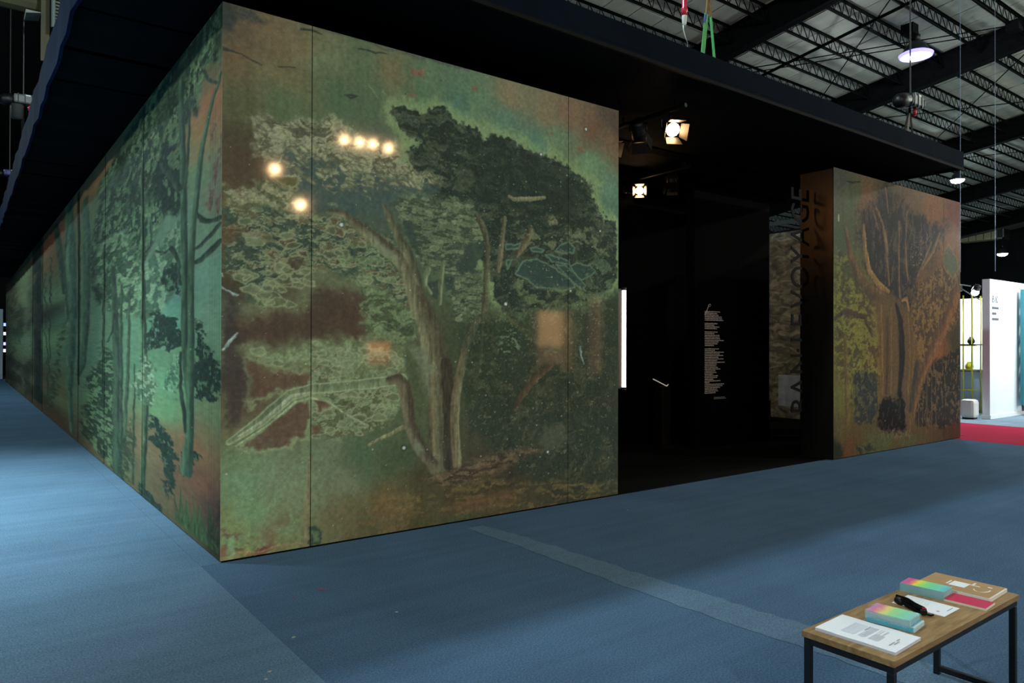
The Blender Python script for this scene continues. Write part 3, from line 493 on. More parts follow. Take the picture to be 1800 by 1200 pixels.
# ---- long left mural: willows and pines (a = compressed distance along the wall)
KA, KS = 6.5, 1.86
def left_mural():
    cv = Canvas(np.linspace(0, 1.5405, 330), np.linspace(.012, 4.0, 520), 11); cv.sw = .7
    cv.base([(.026,3.921,50,62,48),(.045,3.612,84,82,60),(.076,3.351,126,88,62),(.124,3.227,122,92,62),(.185,3.152,108,104,70),(.041,2.693,92,98,76),(.078,2.082,92,126,104),(.069,1.743,96,126,100),(.039,2.319,92,116,92),(.362,1.779,82,124,100),(.322,1.969,78,118,100),(.284,2.629,84,112,92),(.244,2.836,84,110,80),(.198,1.485,84,118,86),(.053,1.033,94,112,78),(.113,.843,104,96,66),(.359,1.177,86,128,92),(.399,.96,90,126,86),(.174,.728,116,86,60),(.357,.627,104,86,60),(.152,.474,106,74,58),(.233,.328,92,74,56),(.314,.215,88,78,56),(.05,.328,70,58,50),(.11,.157,62,62,46),(.016,.106,40,48,40),(.171,.106,64,74,50),(.573,3.926,58,76,54),(.774,3.53,60,80,58),(.65,2.704,66,90,66),(.566,1.872,80,112,86),(.645,1.335,78,110,82),(.601,.506,100,88,62),(.662,.328,84,80,56),(.856,3.766,110,88,60),(.833,2.909,70,92,64),(.85,1.887,76,104,78),(.889,1.125,76,100,74),(.764,.282,80,80,56),(.976,3.298,72,96,66),(.969,.748,78,104,74),(1.012,1.417,72,100,80),(1.094,1.992,70,98,76),(1.177,2.485,84,108,76),(1.195,1.605,88,116,80),(1.172,.51,86,100,66),(1.227,3.273,92,74,50),(1.26,3.619,110,70,50),(1.254,.616,86,74,56),(1.261,.103,74,60,46),(1.314,2.167,38,45,38),(1.381,3.511,84,92,66),(1.399,2.281,58,60,48),(1.461,3.149,74,76,58),(1.501,2.486,52,56,44),(1.479,.852,40,42,34),(1.417,.272,62,48,36),(1.519,.328,44,40,32),(1.356,.427,52,50,38)], warp=.08)
    DK = (44,60,48); LG = (84,110,80)
    # hanging willow crown, streaked downwards
    crown = [(.014,4.004),(.012,3.567),(.069,3.648),(.118,3.663),(.158,3.571),(.182,3.351),(.223,3.465),(.279,3.222),(.36,3.277),(.342,2.959),(.398,2.754),(.495,2.546),(.6,2.287),(.696,2.037),(.802,2.014),(.9,2.139),(.974,2.613),(.864,3.723),(.654,3.929),(.371,4.062)]
    cv.leafy(crown, (40,54,44), (74,98,70), 46, 15, .52, .09, rough=.03, soft=.02)
    cv.leafy(crown, None, (98,118,86), 70, 26, .66, .05, rough=.03, soft=.02, a=.7); cv.leafy(crown, None, (38,52,42), 10, 4, .56, .10, rough=.03, soft=.02, a=.7)
    cv.leafy([(.409,3.398),(.287,3.207),(.244,2.836),(.325,2.658),(.447,2.806),(.489,3.175)], (36,50,42), (70,92,66), 22, 10, .62, .07, rough=.06, soft=.02)
    cv.leafy([(.01,3.144),(.059,3.229),(.099,3.117),(.074,2.841),(.113,2.611),(.056,2.473),(.007,2.469)], None, (86,70,60), 40, 12, .52, .05, rough=.05, soft=.02, a=.85)
    cv.leafy([(.567,2.339),(.365,2.586),(.291,2.346),(.363,1.981),(.443,1.792),(.647,1.831),(.81,2.161),(.771,2.485)], (56,78,60), (100,124,94), 26, 12, .5, .07, rough=.06, soft=.03, a=.85)
    cv.leafy([(.886,2.904),(.691,2.873),(.567,2.339),(.606,1.822),(.748,1.857),(.892,2.368)], (50,68,52), (94,118,86), 26, 14, .5, .07, rough=.05, soft=.03, a=.9)
    # far trunks
    cv.limb([(1.095,4.063,.028),(1.081,3.048,.037),(1.074,2.173,.045),(1.077,1.406,.037),(1.083,.726,.02),(1.065,.083,.016)], (74,100,78), (52,74,62), .01, soft=.008)
    cv.limb([(1.188,3.903,.016),(1.154,3.203,.02),(1.12,2.465,.016)], (52,68,54), (46,60,50), .0, soft=.008)
    cv.limb([(1.106,3.599,.008),(1.129,2.94,.008),(1.094,1.992,.008)], (54,76,60), (54,76,60), .0)
    cv.limb([(.977,3.727,.02),(.963,2.936,.028),(.964,1.929,.024),(.987,1.249,.02),(1.023,1.056,.016)], (58,84,64), (48,66,54), .01, soft=.008)
    cv.limb([(1.026,3.946,.007),(1.02,3.21,.008),(1.018,2.31,.008),(1.018,.924,.006)], (30,40,34), (30,40,34), .01)
    cv.limb([(1.318,4.326,.033),(1.316,3.277,.033),(1.313,1.616,.028),(1.306,.188,.028)], (38,44,38), (34,40,36), .01, soft=.01)
    for q in ([(1.219,3.37,.004),(1.226,2.557,.006),(1.231,1.369,.004),(1.237,.4,.004)], [(1.259,3.114,.004),(1.265,2.117,.004),(1.247,1.118,.004)]): cv.limb(q, (48,58,44), (48,58,44), .06)
    cv.leafy([(1.102,1.997),(1.142,1.392),(1.204,.286),(1.237,.136),(1.194,1.04),(1.143,1.811)], (46,60,46), (74,90,62), 45, 17, .55, .08, rough=.06, soft=.02, a=.9)
    cv.leafy([(1.552,4.225),(1.35,4.205),(1.343,.164),(1.547,-.071)], (40,46,38), (74,80,60), 18, 2.5, .52, .12, rough=.04, soft=.03, a=.6)
    cv.fill([(1.463,4.103),(1.382,3.987),(1.356,3.115),(1.404,2.618),(1.461,3.149)], (88,102,70), .05, .04, .6)
    # mid-distance bushes and trunks
    cv.leafy([(.97,1.018),(.881,1.359),(.825,1.588),(.751,1.314),(.699,.547),(.763,.037),(.894,.111),(.992,.207)], (42,56,44), (80,104,72), 39, 30.6, .55, .06, rough=.08, soft=.03, a=.95)
    cv.limb([(.775,2.489,.016),(.757,1.859,.024),(.743,1.316,.028),(.741,.779,.033),(.73,.014,.041)], (58,76,58), (44,58,48), .02)
    cv.limb([(.713,2.241,.008),(.715,1.453,.012),(.715,.402,.012)], (56,74,56), (46,60,48), .02)
    cv.limb([(.837,2.84,.006),(.839,2.178,.006),(.845,1.44,.006),(.843,.922,.008)], (38,50,40), (38,50,40), .02)
    cv.limb([(.656,2.084,.008),(.662,1.458,.012),(.676,.948,.012),(.69,.362,.012)], (60,80,60), (48,64,50), .02)
    cv.limb([(.62,1.34,.004),(.622,.731,.007),(.624,.061,.008)], (48,64,48), (44,58,46), .02)
    cv.limb([(.749,1.992,.008),(.776,1.725,.008),(.809,1.587,.006)], (46,60,48), (46,60,48), .03)
    cv.leafy([(.691,.554),(.635,.723),(.617,.372),(.64,.041),(.698,.096)], (44,56,42), (80,92,64), 39, 27.2, .55, .07, rough=.08, soft=.02, a=.8)
    cv.limb([(.567,3.419,.012),(.563,2.278,.012),(.557,1.813,.02),(.539,1.353,.02),(.537,.898,.02),(.548,.434,.02),(.558,-.008,.02)], (70,90,66), (40,52,42), .02)
    cv.limb([(.567,3.401,.005),(.561,1.813,.006)], (30,40,32), (30,40,32), .01)
    cv.limb([(.532,1.513,.008),(.5,1.636,.016),(.464,1.795,.016),(.443,1.872,.012)], (52,70,56), (46,60,50), .02)
    # drooping fir branches
    D = (38,52,44)
    cv.limb([(.491,1.514,.008),(.422,1.548,.016),(.341,1.578,.016),(.279,1.548,.008)], D, D, .06)
    for q in ([(.476,1.797),(.443,1.856),(.362,1.799),(.288,1.673),(.288,1.577),(.361,1.503),(.422,1.516),(.515,1.513)], [(.199,1.726),(.15,1.685),(.068,1.545),(.034,1.413),(.001,1.323),(.017,1.194),(.139,1.125),(.196,1.169),(.213,1.325),(.173,1.433)], [(.505,.847),(.415,.819),(.357,.702),(.324,.598),(.339,.356),(.367,.167),(.401,.342),(.43,.585),(.516,.64)], [(.283,.508),(.267,.608),(.222,.671),(.17,.685),(.104,.658),(.153,.593)], [(.604,.103),(.53,.144),(.44,.08),(.452,-.05),(.525,-.054)], [(.477,2.206),(.417,2.257),(.323,2.239),(.282,2.093),(.314,1.943),(.363,2.031),(.424,2.077)], [(.463,1.698),(.456,1.848),(.395,1.846),(.329,1.75),(.288,1.673)], [(.531,1.298),(.49,1.36),(.465,1.148),(.514,1.077)]):
        cv.leafy(q, D, (66,92,70), 51, 25.5, .68, .06, rough=.14, soft=.012)
    cv.leafy([(.648,1.074),(.584,1.316),(.535,1.456),(.462,1.364),(.453,1.098),(.513,.955),(.603,.984)], (66,88,66), (108,130,100), 54, 30.6, .5, .07, rough=.1, soft=.02)
    cv.leafy([(.375,1.122),(.344,1.33),(.287,1.472),(.238,1.493),(.229,1.207),(.31,1.092)], (62,92,70), (100,136,100), 54, 27.2, .5, .07, rough=.1, soft=.02)
    cv.leafy([(.373,2.592),(.292,2.611),(.275,2.385),(.364,2.359),(.446,2.485)], (60,84,66), (100,124,96), 54, 27.2, .5, .07, rough=.1, soft=.02, a=.8)
    # near trunks
    cv.limb([(.297,3.798,.016),(.288,3.438,.02),(.278,3.006,.024),(.272,2.74,.024),(.266,2.262,.024),(.261,1.968,.028),(.26,1.671,.028),(.254,1.427,.024),(.245,1.25,.02),(.224,1.093,.016)], (60,84,64), (40,54,46), .01)
    cv.limb([(.287,1.481,.008),(.286,1.194,.012),(.269,1.033,.016),(.244,.832,.02)], (44,60,48), (38,52,44), .02)
    cv.limb([(.012,3.501,.012),(.032,3.432,.016),(.064,3.381,.016),(.104,3.242,.016),(.144,3.061,.02),(.163,2.909,.02),(.175,2.784,.02),(.198,2.519,.02),(.217,2.241,.024),(.22,2.013,.024),(.215,1.668,.024),(.218,1.429,.028),(.22,1.103,.028),(.219,.842,.028),(.235,.65,.037),(.246,.514,.045)], (66,92,68), (44,60,48), .01)
    cv.limb([(.231,3.568,.004),(.234,3.293,.008),(.245,3.071,.012),(.261,2.849,.012)], (48,64,50), (44,58,48), .02)
    cv.limb([(.147,3.667,.006),(.093,3.54,.01),(.036,3.457,.008)], (50,60,50), (50,60,50), .03)
    for q in ([(.174,2.582,.008),(.137,2.512,.016),(.08,2.464,.016),(.011,2.455,.02)], [(.193,2.299,.012),(.14,2.312,.016),(.08,2.354,.016),(.007,2.412,.016)], [(.193,2.2,.016),(.14,2.206,.02),(.087,2.238,.02),(.006,2.281,.024)], [(.466,2.445,.008),(.405,2.387,.012),(.356,2.41,.016),(.315,2.26,.012),(.29,2.057,.012)], [(.421,3.229,.02),(.359,3.035,.024),(.297,2.856,.024)], [(.512,2.642,.004),(.512,2.755,.006),(.496,2.796,.008),(.447,2.796,.008),(.398,2.723,.004)], [(.511,2.541,.004),(.512,2.698,.008)]): cv.limb(q, (52,66,54), (40,54,46), .04)
    # grass in front
    for i in range(26):
        x0 = .02 + (i*37%100)/100*.30; h = .12+.2*((i*53)%10)/10
        cv.limb([(x0, .06, .012), (x0+.02*((i%5)-2), .06+h, .003)], (60,88,56), (46,66,46), .02, a=.7)
    cv.leafy([(-.003,.443),(.045,.31),(.085,.134),(-.005,.022)], None, (44,46,42), 30, 27.2, .45, .08, rough=.1, soft=.04, a=.8)
    for i in range(11):
        x0 = .004 + i*.0085; s_, e_ = cv._box([(x0,0),(x0+.003,4)], 0)
        if i % 2: cv.rgb[s_][:, :] *= .93
    cv.specks(90, 21, .3, 3.6, (130,150,120)); cv.grain(.10)
    return cv
LMr = thing('mural', 'long green mural of willows and fir trees running down the left side of the booth', 'mural', (0,2,0), 'printed cloth murals')
cvl = left_mural()
def sa(y): return KS*y/(y+KA)
def place_left(a, z):
    s_ = a/KS; y = KA*s_/(1-s_); return np.stack([np.zeros_like(a), y, z], 1)
strips(cvl, cvl.albedo(MG*.92, .92), [0, sa(2.80), sa(5.27), sa(7.83), sa(14.2), sa(17.0), 1.5405], place_left, LMr, print_mat('mural_cloth_side', .0, .3, .75), .0015)
for ch in LMr.children: ch.data.flip_normals()
del cvl

# ---- mural right of the entrance: old plane tree
def right_mural():
    cv = Canvas(np.linspace(8.02, 12.07, 230), np.linspace(.012, 4.0, 460), 23)
    cv.base([(8.164,3.891,62,64,52),(8.544,3.664,66,76,50),(8.861,3.647,98,70,48),(9.531,3.83,72,68,48),(10.255,3.746,85,68,48),(11.039,3.701,104,72,46),(11.892,3.825,92,55,46),(11.038,3.287,108,70,42),(8.24,3.035,60,72,50),(8.165,2.401,74,78,40),(8.24,1.933,90,95,42),(8.545,1.46,98,92,40),(8.241,.832,86,86,38),(8.241,.361,80,70,38),(8.392,.096,88,55,32),(8.122,.135,34,36,30),(9.19,.128,72,68,40),(10.253,.027,76,62,38),(11.887,.106,62,42,30),(11.453,.698,70,55,38),(11.889,1.638,56,52,36),(11.89,2.596,84,70,45),(11.244,2.191,98,75,45),(11.243,1.449,108,68,40),(9.19,1.623,104,72,42),(9.706,1.626,92,72,42),(11.891,3.268,102,72,45),(11.038,2.827,84,62,44),(9.024,1.293,110,72,38),(10.637,1.991,100,74,44)], warp=.3)
    OL = (106,104,46); DKB = (44,44,42); CP = (124,92,56)
    left = [(8.047,2.862),(8.545,2.822),(9.106,2.285),(9.274,1.624),(9.274,.956),(8.862,.48),(8.392,.826),(8.048,1.306)]
    cv.leafy(left, (60,54,36), (104,104,44), 7.5, 15.3, .46, .07, rough=.2, soft=.1, a=.75)
    cv.leafy(left, None, (58,50,38), 21, 30.6, .64, .05, rough=.1, soft=.1, a=.7)
    cv.fill([(8.165,2.675),(8.545,2.661),(8.623,2.522),(8.24,2.484)], (62,70,44), .15, .05, .7)
    cv.limb([(8.062,1.928,.031),(8.391,2.056,.04),(8.861,1.948,.041),(9.073,1.705,.025)], (70,58,42), (58,50,40), .1)
    cv.limb([(8.315,1.698,.047),(8.361,1.144,.055),(8.392,.509,.063)], (100,80,46), (78,66,40), .03, a=.8)
    right = [(10.254,2.334),(11.038,2.736),(11.891,3.172),(12.069,2.026),(11.243,1.634),(10.637,1.272),(10.405,1.63)]
    cv.leafy(right, (62,50,40), (108,82,48), 18, 20.4, .5, .06, rough=.12, soft=.06, a=.85)
    cv.leafy([(10.637,1.182),(11.453,1.401),(12.113,1.542),(12.111,.284),(11.452,.211),(10.481,.311),(10.405,.653)], (38,37,33), (84,68,46), 21, 15.3, .60, .06, rough=.1, soft=.05)
    for x, z, w_ in [(10.676,.731,.009),(10.834,.724,.009),(10.995,.672,.009),(11.139,.711,.009),(10.794,.545,.009),(10.539,.558,.009)]: cv.limb([(x,z-.35,.012),(x,z+.45,.008)], (98,76,48), (86,64,42), .03, a=.8)
    cv.leafy([(8.545,1.139),(8.862,1.214),(9.19,1.108),(9.223,.625),(9.024,.405),(8.592,.48)], (44,48,46), (74,72,50), 18, 17, .6, .06, rough=.12, soft=.04)
    cv.fill([(11.627,3.245),(11.891,3.076),(12.025,2.893),(11.779,2.686),(11.455,2.855),(11.413,3.087)], (72,76,54), .06, .02, ring=(112,86,52), rw=.02)
    cv.limb([(12.16,2.708,.136),(11.561,2.013,.151),(11.037,1.496,.138),(10.598,1.048,.108),(10.309,.393,.044)], (110,74,46), (78,58,42), .05, soft=.05)
    # dark fan of the crown
    fan = [(8.733,3.404),(9.024,3.584),(9.393,3.77),(9.583,3.99),(9.778,3.776),(10.068,3.68),(10.483,3.612),(11.245,3.51),(11.541,3.54),(11.35,3.315),(10.937,3.004),(10.483,2.657),(10.292,2.159),(10.068,2.047),(9.566,2.237),(9.19,2.455),(8.894,2.766),(8.749,3.04)]
    cv.fill(fan, (50,47,44), .3, .16, .85)
    cv.leafy(fan, (34,35,36), (74,64,48), 21, 8.5, .60, .10, rough=.3, soft=.12, a=.7)
    cv.leafy([(10.254,3.216),(11.039,3.379),(10.836,2.996),(10.444,2.699),(10.217,2.949)], None, (116,92,62), 39, 44.2, .66, .04, rough=.1, soft=.04, a=.8)
    # limbs
    cv.limb([(8.345,3.163,.055),(8.467,2.816,.072),(8.67,2.549,.097),(9.024,2.347,.107),(9.462,2.266,.076)], (94,72,46), (66,56,42), .04, soft=.02)
    cv.limb([(8.829,3.292,.033),(8.877,2.929,.049),(8.991,2.65,.058),(9.274,2.459,.058),(9.566,2.373,.042)], (128,100,54), (108,80,48), .05)
    for q in ([(9.479,3.883,.034),(9.514,3.743,.025),(9.548,3.561,.017)], [(9.19,3.578,.025),(9.393,3.349,.034),(9.479,3.062,.034),(9.531,2.727,.034),(9.583,2.475,.025)], [(9.886,3.443,.026),(9.885,2.924,.026),(9.903,2.319,.026)], [(10.142,3.627,.018),(10.105,3.203,.017),(10.105,2.853,.044),(10.179,2.595,.026)], [(10.977,3.236,.027),(10.737,2.943,.027),(10.502,2.658,.018)], [(9.462,3.272,.017),(9.496,3.106,.042),(9.531,2.939,.034)], [(9.106,3.511,.017),(9.24,3.292,.025)], [(11.287,3.403,.028),(11.038,3.103,.046),(10.677,2.803,.036)]): cv.limb(q, (124,96,60), (88,68,48), .04, a=.75, soft=.015)
    # trunk, hollow and dark foot
    cv.fill([(9.156,2.27),(9.795,2.314),(10.254,2.114),(10.367,1.63),(10.291,.923),(10.366,.257),(9.274,.33),(9.393,1.204),(9.223,1.832)], (84,66,44), .10, .06, .9)
    for q in ([(9.325,2.127,.042),(9.359,1.456,.042),(9.393,.868,.034)], [(9.636,2.137,.026),(9.635,1.455,.034),(9.635,.859,.026)], [(10.179,2.024,.035),(10.235,1.453,.044),(10.178,.839,.035)], [(10.367,1.452,.018),(10.291,.747,.026),(10.253,.264,.018)]): cv.limb(q, (112,84,48), (90,68,44), .04, soft=.02, a=.8)
    cv.limb([(9.531,1.964,.034),(9.531,1.286,.042),(9.496,.864,.034)], (66,52,40), (60,50,38), .04, soft=.02, a=.8)
    cv.limb([(9.795,2.185,.034),(9.939,1.931,.078),(9.994,1.454,.096),(9.957,1.107,.078),(9.885,.85,.06)], (34,35,34), (36,36,34), .05, soft=.02)
    cv.limb([(10.216,2.113,.026),(10.142,2.286,.035),(9.994,2.253,.026)], (132,98,58), (110,80,50), .03)
    cv.limb([(10.482,1.274,.071),(10.367,.921,.071),(10.253,.572,.053)], (54,50,44), (48,46,42), .05, soft=.03, a=.8)
    cv.leafy([(9.274,.689),(9.531,.812),(9.975,.812),(10.104,.597),(10.141,.298),(9.795,.235),(9.358,.283),(9.206,.476)], (22,23,23), (44,42,36), 21, 13.6, .68, .06, rough=.2, soft=.05)
    cv.leafy([(9.274,.33),(10.253,.264),(10.347,.143),(9.358,.182)], None, (104,88,56), 21, 23.8, .5, .08, rough=.06, soft=.03, a=.8)
    cv.leafy([(8.702,.288),(9.53,.271),(10.636,.149),(10.253,-.044),(9.024,-.023),(8.624,.053)], None, (70,76,46), 7.5, 13.6, .48, .1, rough=.12, soft=.06, a=.7)
    cv.leafy([(8.577,.137),(9.024,.125),(9.19,-.004),(8.702,.006)], None, (36,40,34), 15, 27.2, .5, .08, rough=.1, soft=.03, a=.8)
    cv.limb([(8.36,3.855,.008),(8.498,3.858,.016),(8.733,3.899,.008)], (40,46,42), (40,46,42), .02)
    cv.limb([(8.15,3.356,.016),(8.15,3.293,.023),(8.15,3.278,.008)], (140,160,110), (130,150,104), .02, a=.8)
    cv.limb([(8.091,3.724,.012),(8.092,1.929,.012),(8.107,.214,.012)], (66,70,54), (66,70,54), .02, a=.6)
    cv.specks(110, 31, .3, 3.7, (126,116,84)); cv.grain(.16)
    return cv
RMr = thing('mural', 'copper brown mural of a thick old tree trunk on the box right of the entrance', 'mural', (10,-.1,0), 'printed cloth murals')
cvr = right_mural()
strips(cvr, cvr.albedo(MG*.78, .85), [8.02, 11.42, 12.07], lambda a, z: np.stack([a, np.full_like(a,-.095), z], 1), RMr, print_mat('mural_cloth_right', .15, .25, .6))
del cvr

# ------------------------------------------------------------------ hall roof
M_roofp = mat('roof_insulation', (176,178,164), .85, spec=.2, var=.12, scale=1.5, stretch=(1,.3,1)); M_roofdark = mat('roof_black', (9,10,10), .95, spec=.02)
M_steel = mat('dark_steel', (8,10,11), .8, spec=.05, var=.3, scale=5); M_rust = mat('rusty_joint', (84,78,62), .9, var=.2, scale=6)
RS, RA = .14, 11.2*1.043          # roof slope and height above the eye at the camera
def rz(y, a=RA): return 1.5514 + a - RS*(y+5.39)
ceil = struct(MB().hexa([(-40,-32,rz(-32)+.15),(80,-32,rz(-32)+.15),(80,38,rz(38)+.15),(-40,38,rz(38)+.15),(-40,-32,rz(-32)+.3),(80,-32,rz(-32)+.3),(80,38,rz(38)+.3),(-40,38,rz(38)+.3)]).build('ceiling', M_rust), 'pitched hall roof with steel joists and girders')
GX = [17.3, 25.6, 35.2, 44.8, 54.4]
def dupm(o, name, loc, parent, m=None):
    c = bpy.data.objects.new(name, o.data); link(c, parent); c.location = loc
    return c
# roof sheets between the girders
PWX, PWY = 1.02, 5.3
def sheet_mesh(dark):
    return MB().hexa([(.02,.01,-RS*.01),(PWX-.02,.01,-RS*.01),(PWX-.02,PWY-.03,-RS*PWY),(.02,PWY-.03,-RS*PWY),(.02,.01,.03-RS*.01),(PWX-.02,.01,.03-RS*.01),(PWX-.02,PWY-.03,.03-RS*PWY),(.02,PWY-.03,.03-RS*PWY)])
first = None
for i in range(46):
    for j in range(5):
        x = 9 + i*PWX; y = -1.5 + j*PWY; z = rz(y) + .06 + rnd.uniform(-.012,.012)
        if first is None:
            first = sheet_mesh(0).build('roof_panel', M_roofp, ceil, origin=(0,0,0)); first.location = (x,y,z)
        else: dupm(first, 'roof_panel', (x,y,z), ceil)
MB().hexa([(-40,-32,rz(-32)+.05),(9,-32,rz(-32)+.05),(9,38,rz(38)+.05),(-40,38,rz(38)+.05),(-40,-32,rz(-32)+.09),(9,-32,rz(-32)+.09),(9,38,rz(38)+.09),(-40,38,rz(38)+.09)]).build('black_sheet', M_roofdark, ceil)  # one black sheet over the left bays in place of pale panels
MB().hexa([(9,-32,rz(-32)+.05),(80,-32,rz(-32)+.05),(80,-1.5,rz(-1.5)+.05),(9,-1.5,rz(-1.5)+.05),(9,-32,rz(-32)+.09),(80,-32,rz(-32)+.09),(80,-1.5,rz(-1.5)+.09),(9,-1.5,rz(-1.5)+.09)]).build('front_lining', M_roofp, ceil)
# open-web joists, one mesh per bay length
JD = .48
def joist_mesh(L):
    m = MB()
    for z in (-.05, -JD):
        for s in (-1, 1):
            m.box(0, L, s*.012 - (.055 if s < 0 else 0), s*.012 + (.055 if s > 0 else 0), z-.012, z)
        m.box(0, L, -.012, .012, z-.055, z-.005)
    n = int(L/.42); st = L/n
    for k in range(n):
        x0 = k*st; a, b2 = (-JD+.0, -.06)
        m.tube([(x0,0,b2),(x0+st*.78,0,a)], .014, 4, False); m.tube([(x0+st*.78,0,a),(x0+st,0,b2)], .012, 4, False)
    return m
jm = {}
JY = [C0 - 5.39 for C0 in [11.2*q for q in (.775-.11*3,.775-.11*2,.775-.11,.775,.885,.993,1.112,1.222,1.332,1.442,1.552,1.662,1.772,1.90,2.03,2.16,2.3,2.44)]]
edges_ = [8.5] + GX
for x0, x1 in zip(edges_, edges_[1:]):
    L = x1-x0-.02
    for y in JY:
        k = round(L,2)
        if k not in jm: jm[k] = joist_mesh(L).build('roof_joist', M_steel, ceil, origin=(0,0,0)); jm[k].location = (x0+.01, y, rz(y))
        else: dupm(jm[k], 'roof_joist', (x0+.01, y, rz(y)), ceil)
# tapered girders across the bays
for gx in GX:
    m = MB(); y0, y1 = -12, 26
    for dx, zt, zb in ((.015,-.02,-.90),(.16,-.02,-.05),(.16,-.87,-.90)):
        m.hexa([(gx-dx,y0,rz(y0)+zb),(gx+dx,y0,rz(y0)+zb),(gx+dx,y1,rz(y1)+zb),(gx-dx,y1,rz(y1)+zb),(gx-dx,y0,rz(y0)+zt),(gx+dx,y0,rz(y0)+zt),(gx+dx,y1,rz(y1)+zt),(gx-dx,y1,rz(y1)+zt)])
    m.build('roof_girder', M_steel, ceil)
# bracing rods and a drop pipe
for a, c in (((17.4,11.5),(25.5,2.6)),((17.4,11.0),(25.5,2.1)),((17.4,2.5),(25.5,11)),((25.7,11),(35,2.5)),((25.7,2.5),(35,11)),((35.3,11),(44.6,2.5))):
    MB().tube([(a[0],a[1],rz(a[1])-.52),(c[0],c[1],rz(c[1])-.52)], .018, 6).build('brace_rod', M_steel, ceil)
px_, py_ = 20.0, 6.0
MB().tube([(px_,py_-4,rz(py_-4)-.55),(px_,py_+7,rz(py_+7)-.55)], .05, 8).build('sprinkler_pipe', M_steel, ceil)
for (xa,ya) in ((21.5,5.0),(24.4,3.2)):
    MB().box(xa-.18,xa+.18,ya-.18,ya+.18,rz(ya)-.75,rz(ya)-.45).build('junction_box', M_steel, ceil)

# hall end wall with a pale panelled band and a duct
wend = struct(MB().box(62, 62.3, -40, 50, 0, 12).build('wall_end', M_dark), 'dark end wall of the hall')
struct(MB().box(-40, 62, 38, 38.3, 0, 9).build('wall_far', M_dark), 'dark far wall of the hall')
M_cream = mat('cream_panel', (176,172,132), .8, var=.08, scale=1)
k_ = (62-1.0+1.477)/(52+1.477)
def endp(y, z): return (-5.39 + (y+5.39)*k_, 1.5514 + (z-1.5514)*k_)
vb = thing('ventilation_duct', 'cream panelled ventilation duct box high on the dark end wall', 'duct', (61, 12, 9), None)
ys = [15.6,15.0,14.55,14.1,13.65,13.36]
for a, c in zip(ys, ys[1:]):
    ya, za = endp(a, 9.95); yc, zc = endp(c, 8.54)
    MB().box(60.9, 61.9, yc+.03, ya-.03, zc, za).build('duct_panel', M_cream, vb, bevel=.02)
ya, za = endp(13.33, 9.98); yc, zc = endp(12.85, 8.48)
MB().box(60.7, 61.95, yc, ya, zc, za).build('duct_outlet', mat('grey_metal', (52,56,54), .6, metal=.3), vb, bevel=.02)
m = MB()
for (y0_,y1_,z0_,z1_) in ((yc,ya,za-.12,za),(yc,ya,zc,zc+.1),(yc,yc+.1,zc,za),(ya-.1,ya,zc,za)): m.box(60.64,60.7,y0_,y1_,z0_,z1_)
m.build('outlet_frame', mat('pale_metal', (120,122,112), .6), vb)

# ------------------------------------------------------------------ hall lamps
M_dome = mat('lamp_dome', (50,56,58), .4, metal=.5); M_bulb = mat('lamp_lens_cold', (255,255,255), emit=(.8,.88,1.0), estr=38)
M_bulbv = mat('lamp_lens_violet', (255,255,255), emit=(.62,.62,1.0), estr=60)
def high_bay(pos, label, watts=None, tint=COLD, group=None, cone=0, R=.33, lens=M_bulb, toroof=True):
    x, y, z = pos; t = thing('high_bay_lamp', label, 'lamp', (x,y,z), group)
    dome = MB().lathe([(R,0),(R*.97,.05),(R*.7,.24),(R*.38,.36),(R*.3,.38)], 28, (x,y,z)).build('dome', M_dome, t, True)
    MB().lathe([(R*.3,.38),(R*.32,.55),(R*.2,.62),(.02,.63)], 18, (x,y,z)).build('ballast', M_blackmetal, t, True)
    top = rz(y) - .45 if toroof else z+1
    MB().tube([(x,y,z+.6),(x,y,max(top,z+.7))], .012, 6).build('hanger', M_blackmetal, t)
    MB().lathe([(R*.97,-.005),(R*.85,-.09),(R*.45,-.15),(.01,-.16)], 28, (x,y,z)).build('lens', lens, dome, True)
    if lens is M_bulbv: MB().lathe([(R*1.0,.02),(R*1.22,-.03),(R*1.16,-.10),(R*.9,-.12)], 28, (x,y,z)).build('violet_halo', mat('violet_glow', (120,110,255), emit=(.30,.26,1.0), estr=2.2), dome, True)  # glowing ring imitates the violet glare around the lens
    if watts:
        l = bpy.data.lights.new('lamp_light', 'SPOT' if cone else 'POINT'); l.energy = watts; l.color = tint; l.shadow_soft_size = .3 if cone else .18
        if cone: l.spot_size = math.radians(cone); l.spot_blend = 1.0
        o = bpy.data.objects.new('lamp_light', l); link(o, t); o.location = (0,0,-.36)
    return t
for p, wt, tint, cone in HALL_LAMPS:
    high_bay(p, 'unseen hall lamp outside the picture, placed to light booth, floor and roof', wt, tint, 'unseen hall lamps placed for their light', cone)
high_bay((22.084,5.073,10.627), 'glaring violet white high bay lamp beside the roof girder, nearest lamp in view', 320, (.85,.9,1.0), 'high bay lamps in view', 0, .40, M_bulbv)
high_bay((36.635,9.629,9.551), 'white high bay lamp just below the right corner of the black canopy', 300, COLD, 'high bay lamps in view', 0, .31)
high_bay((55.454,14.222,7.918), 'small far high bay lamp under the cream duct box', 200, COLD, 'high bay lamps in view', 0, .33)

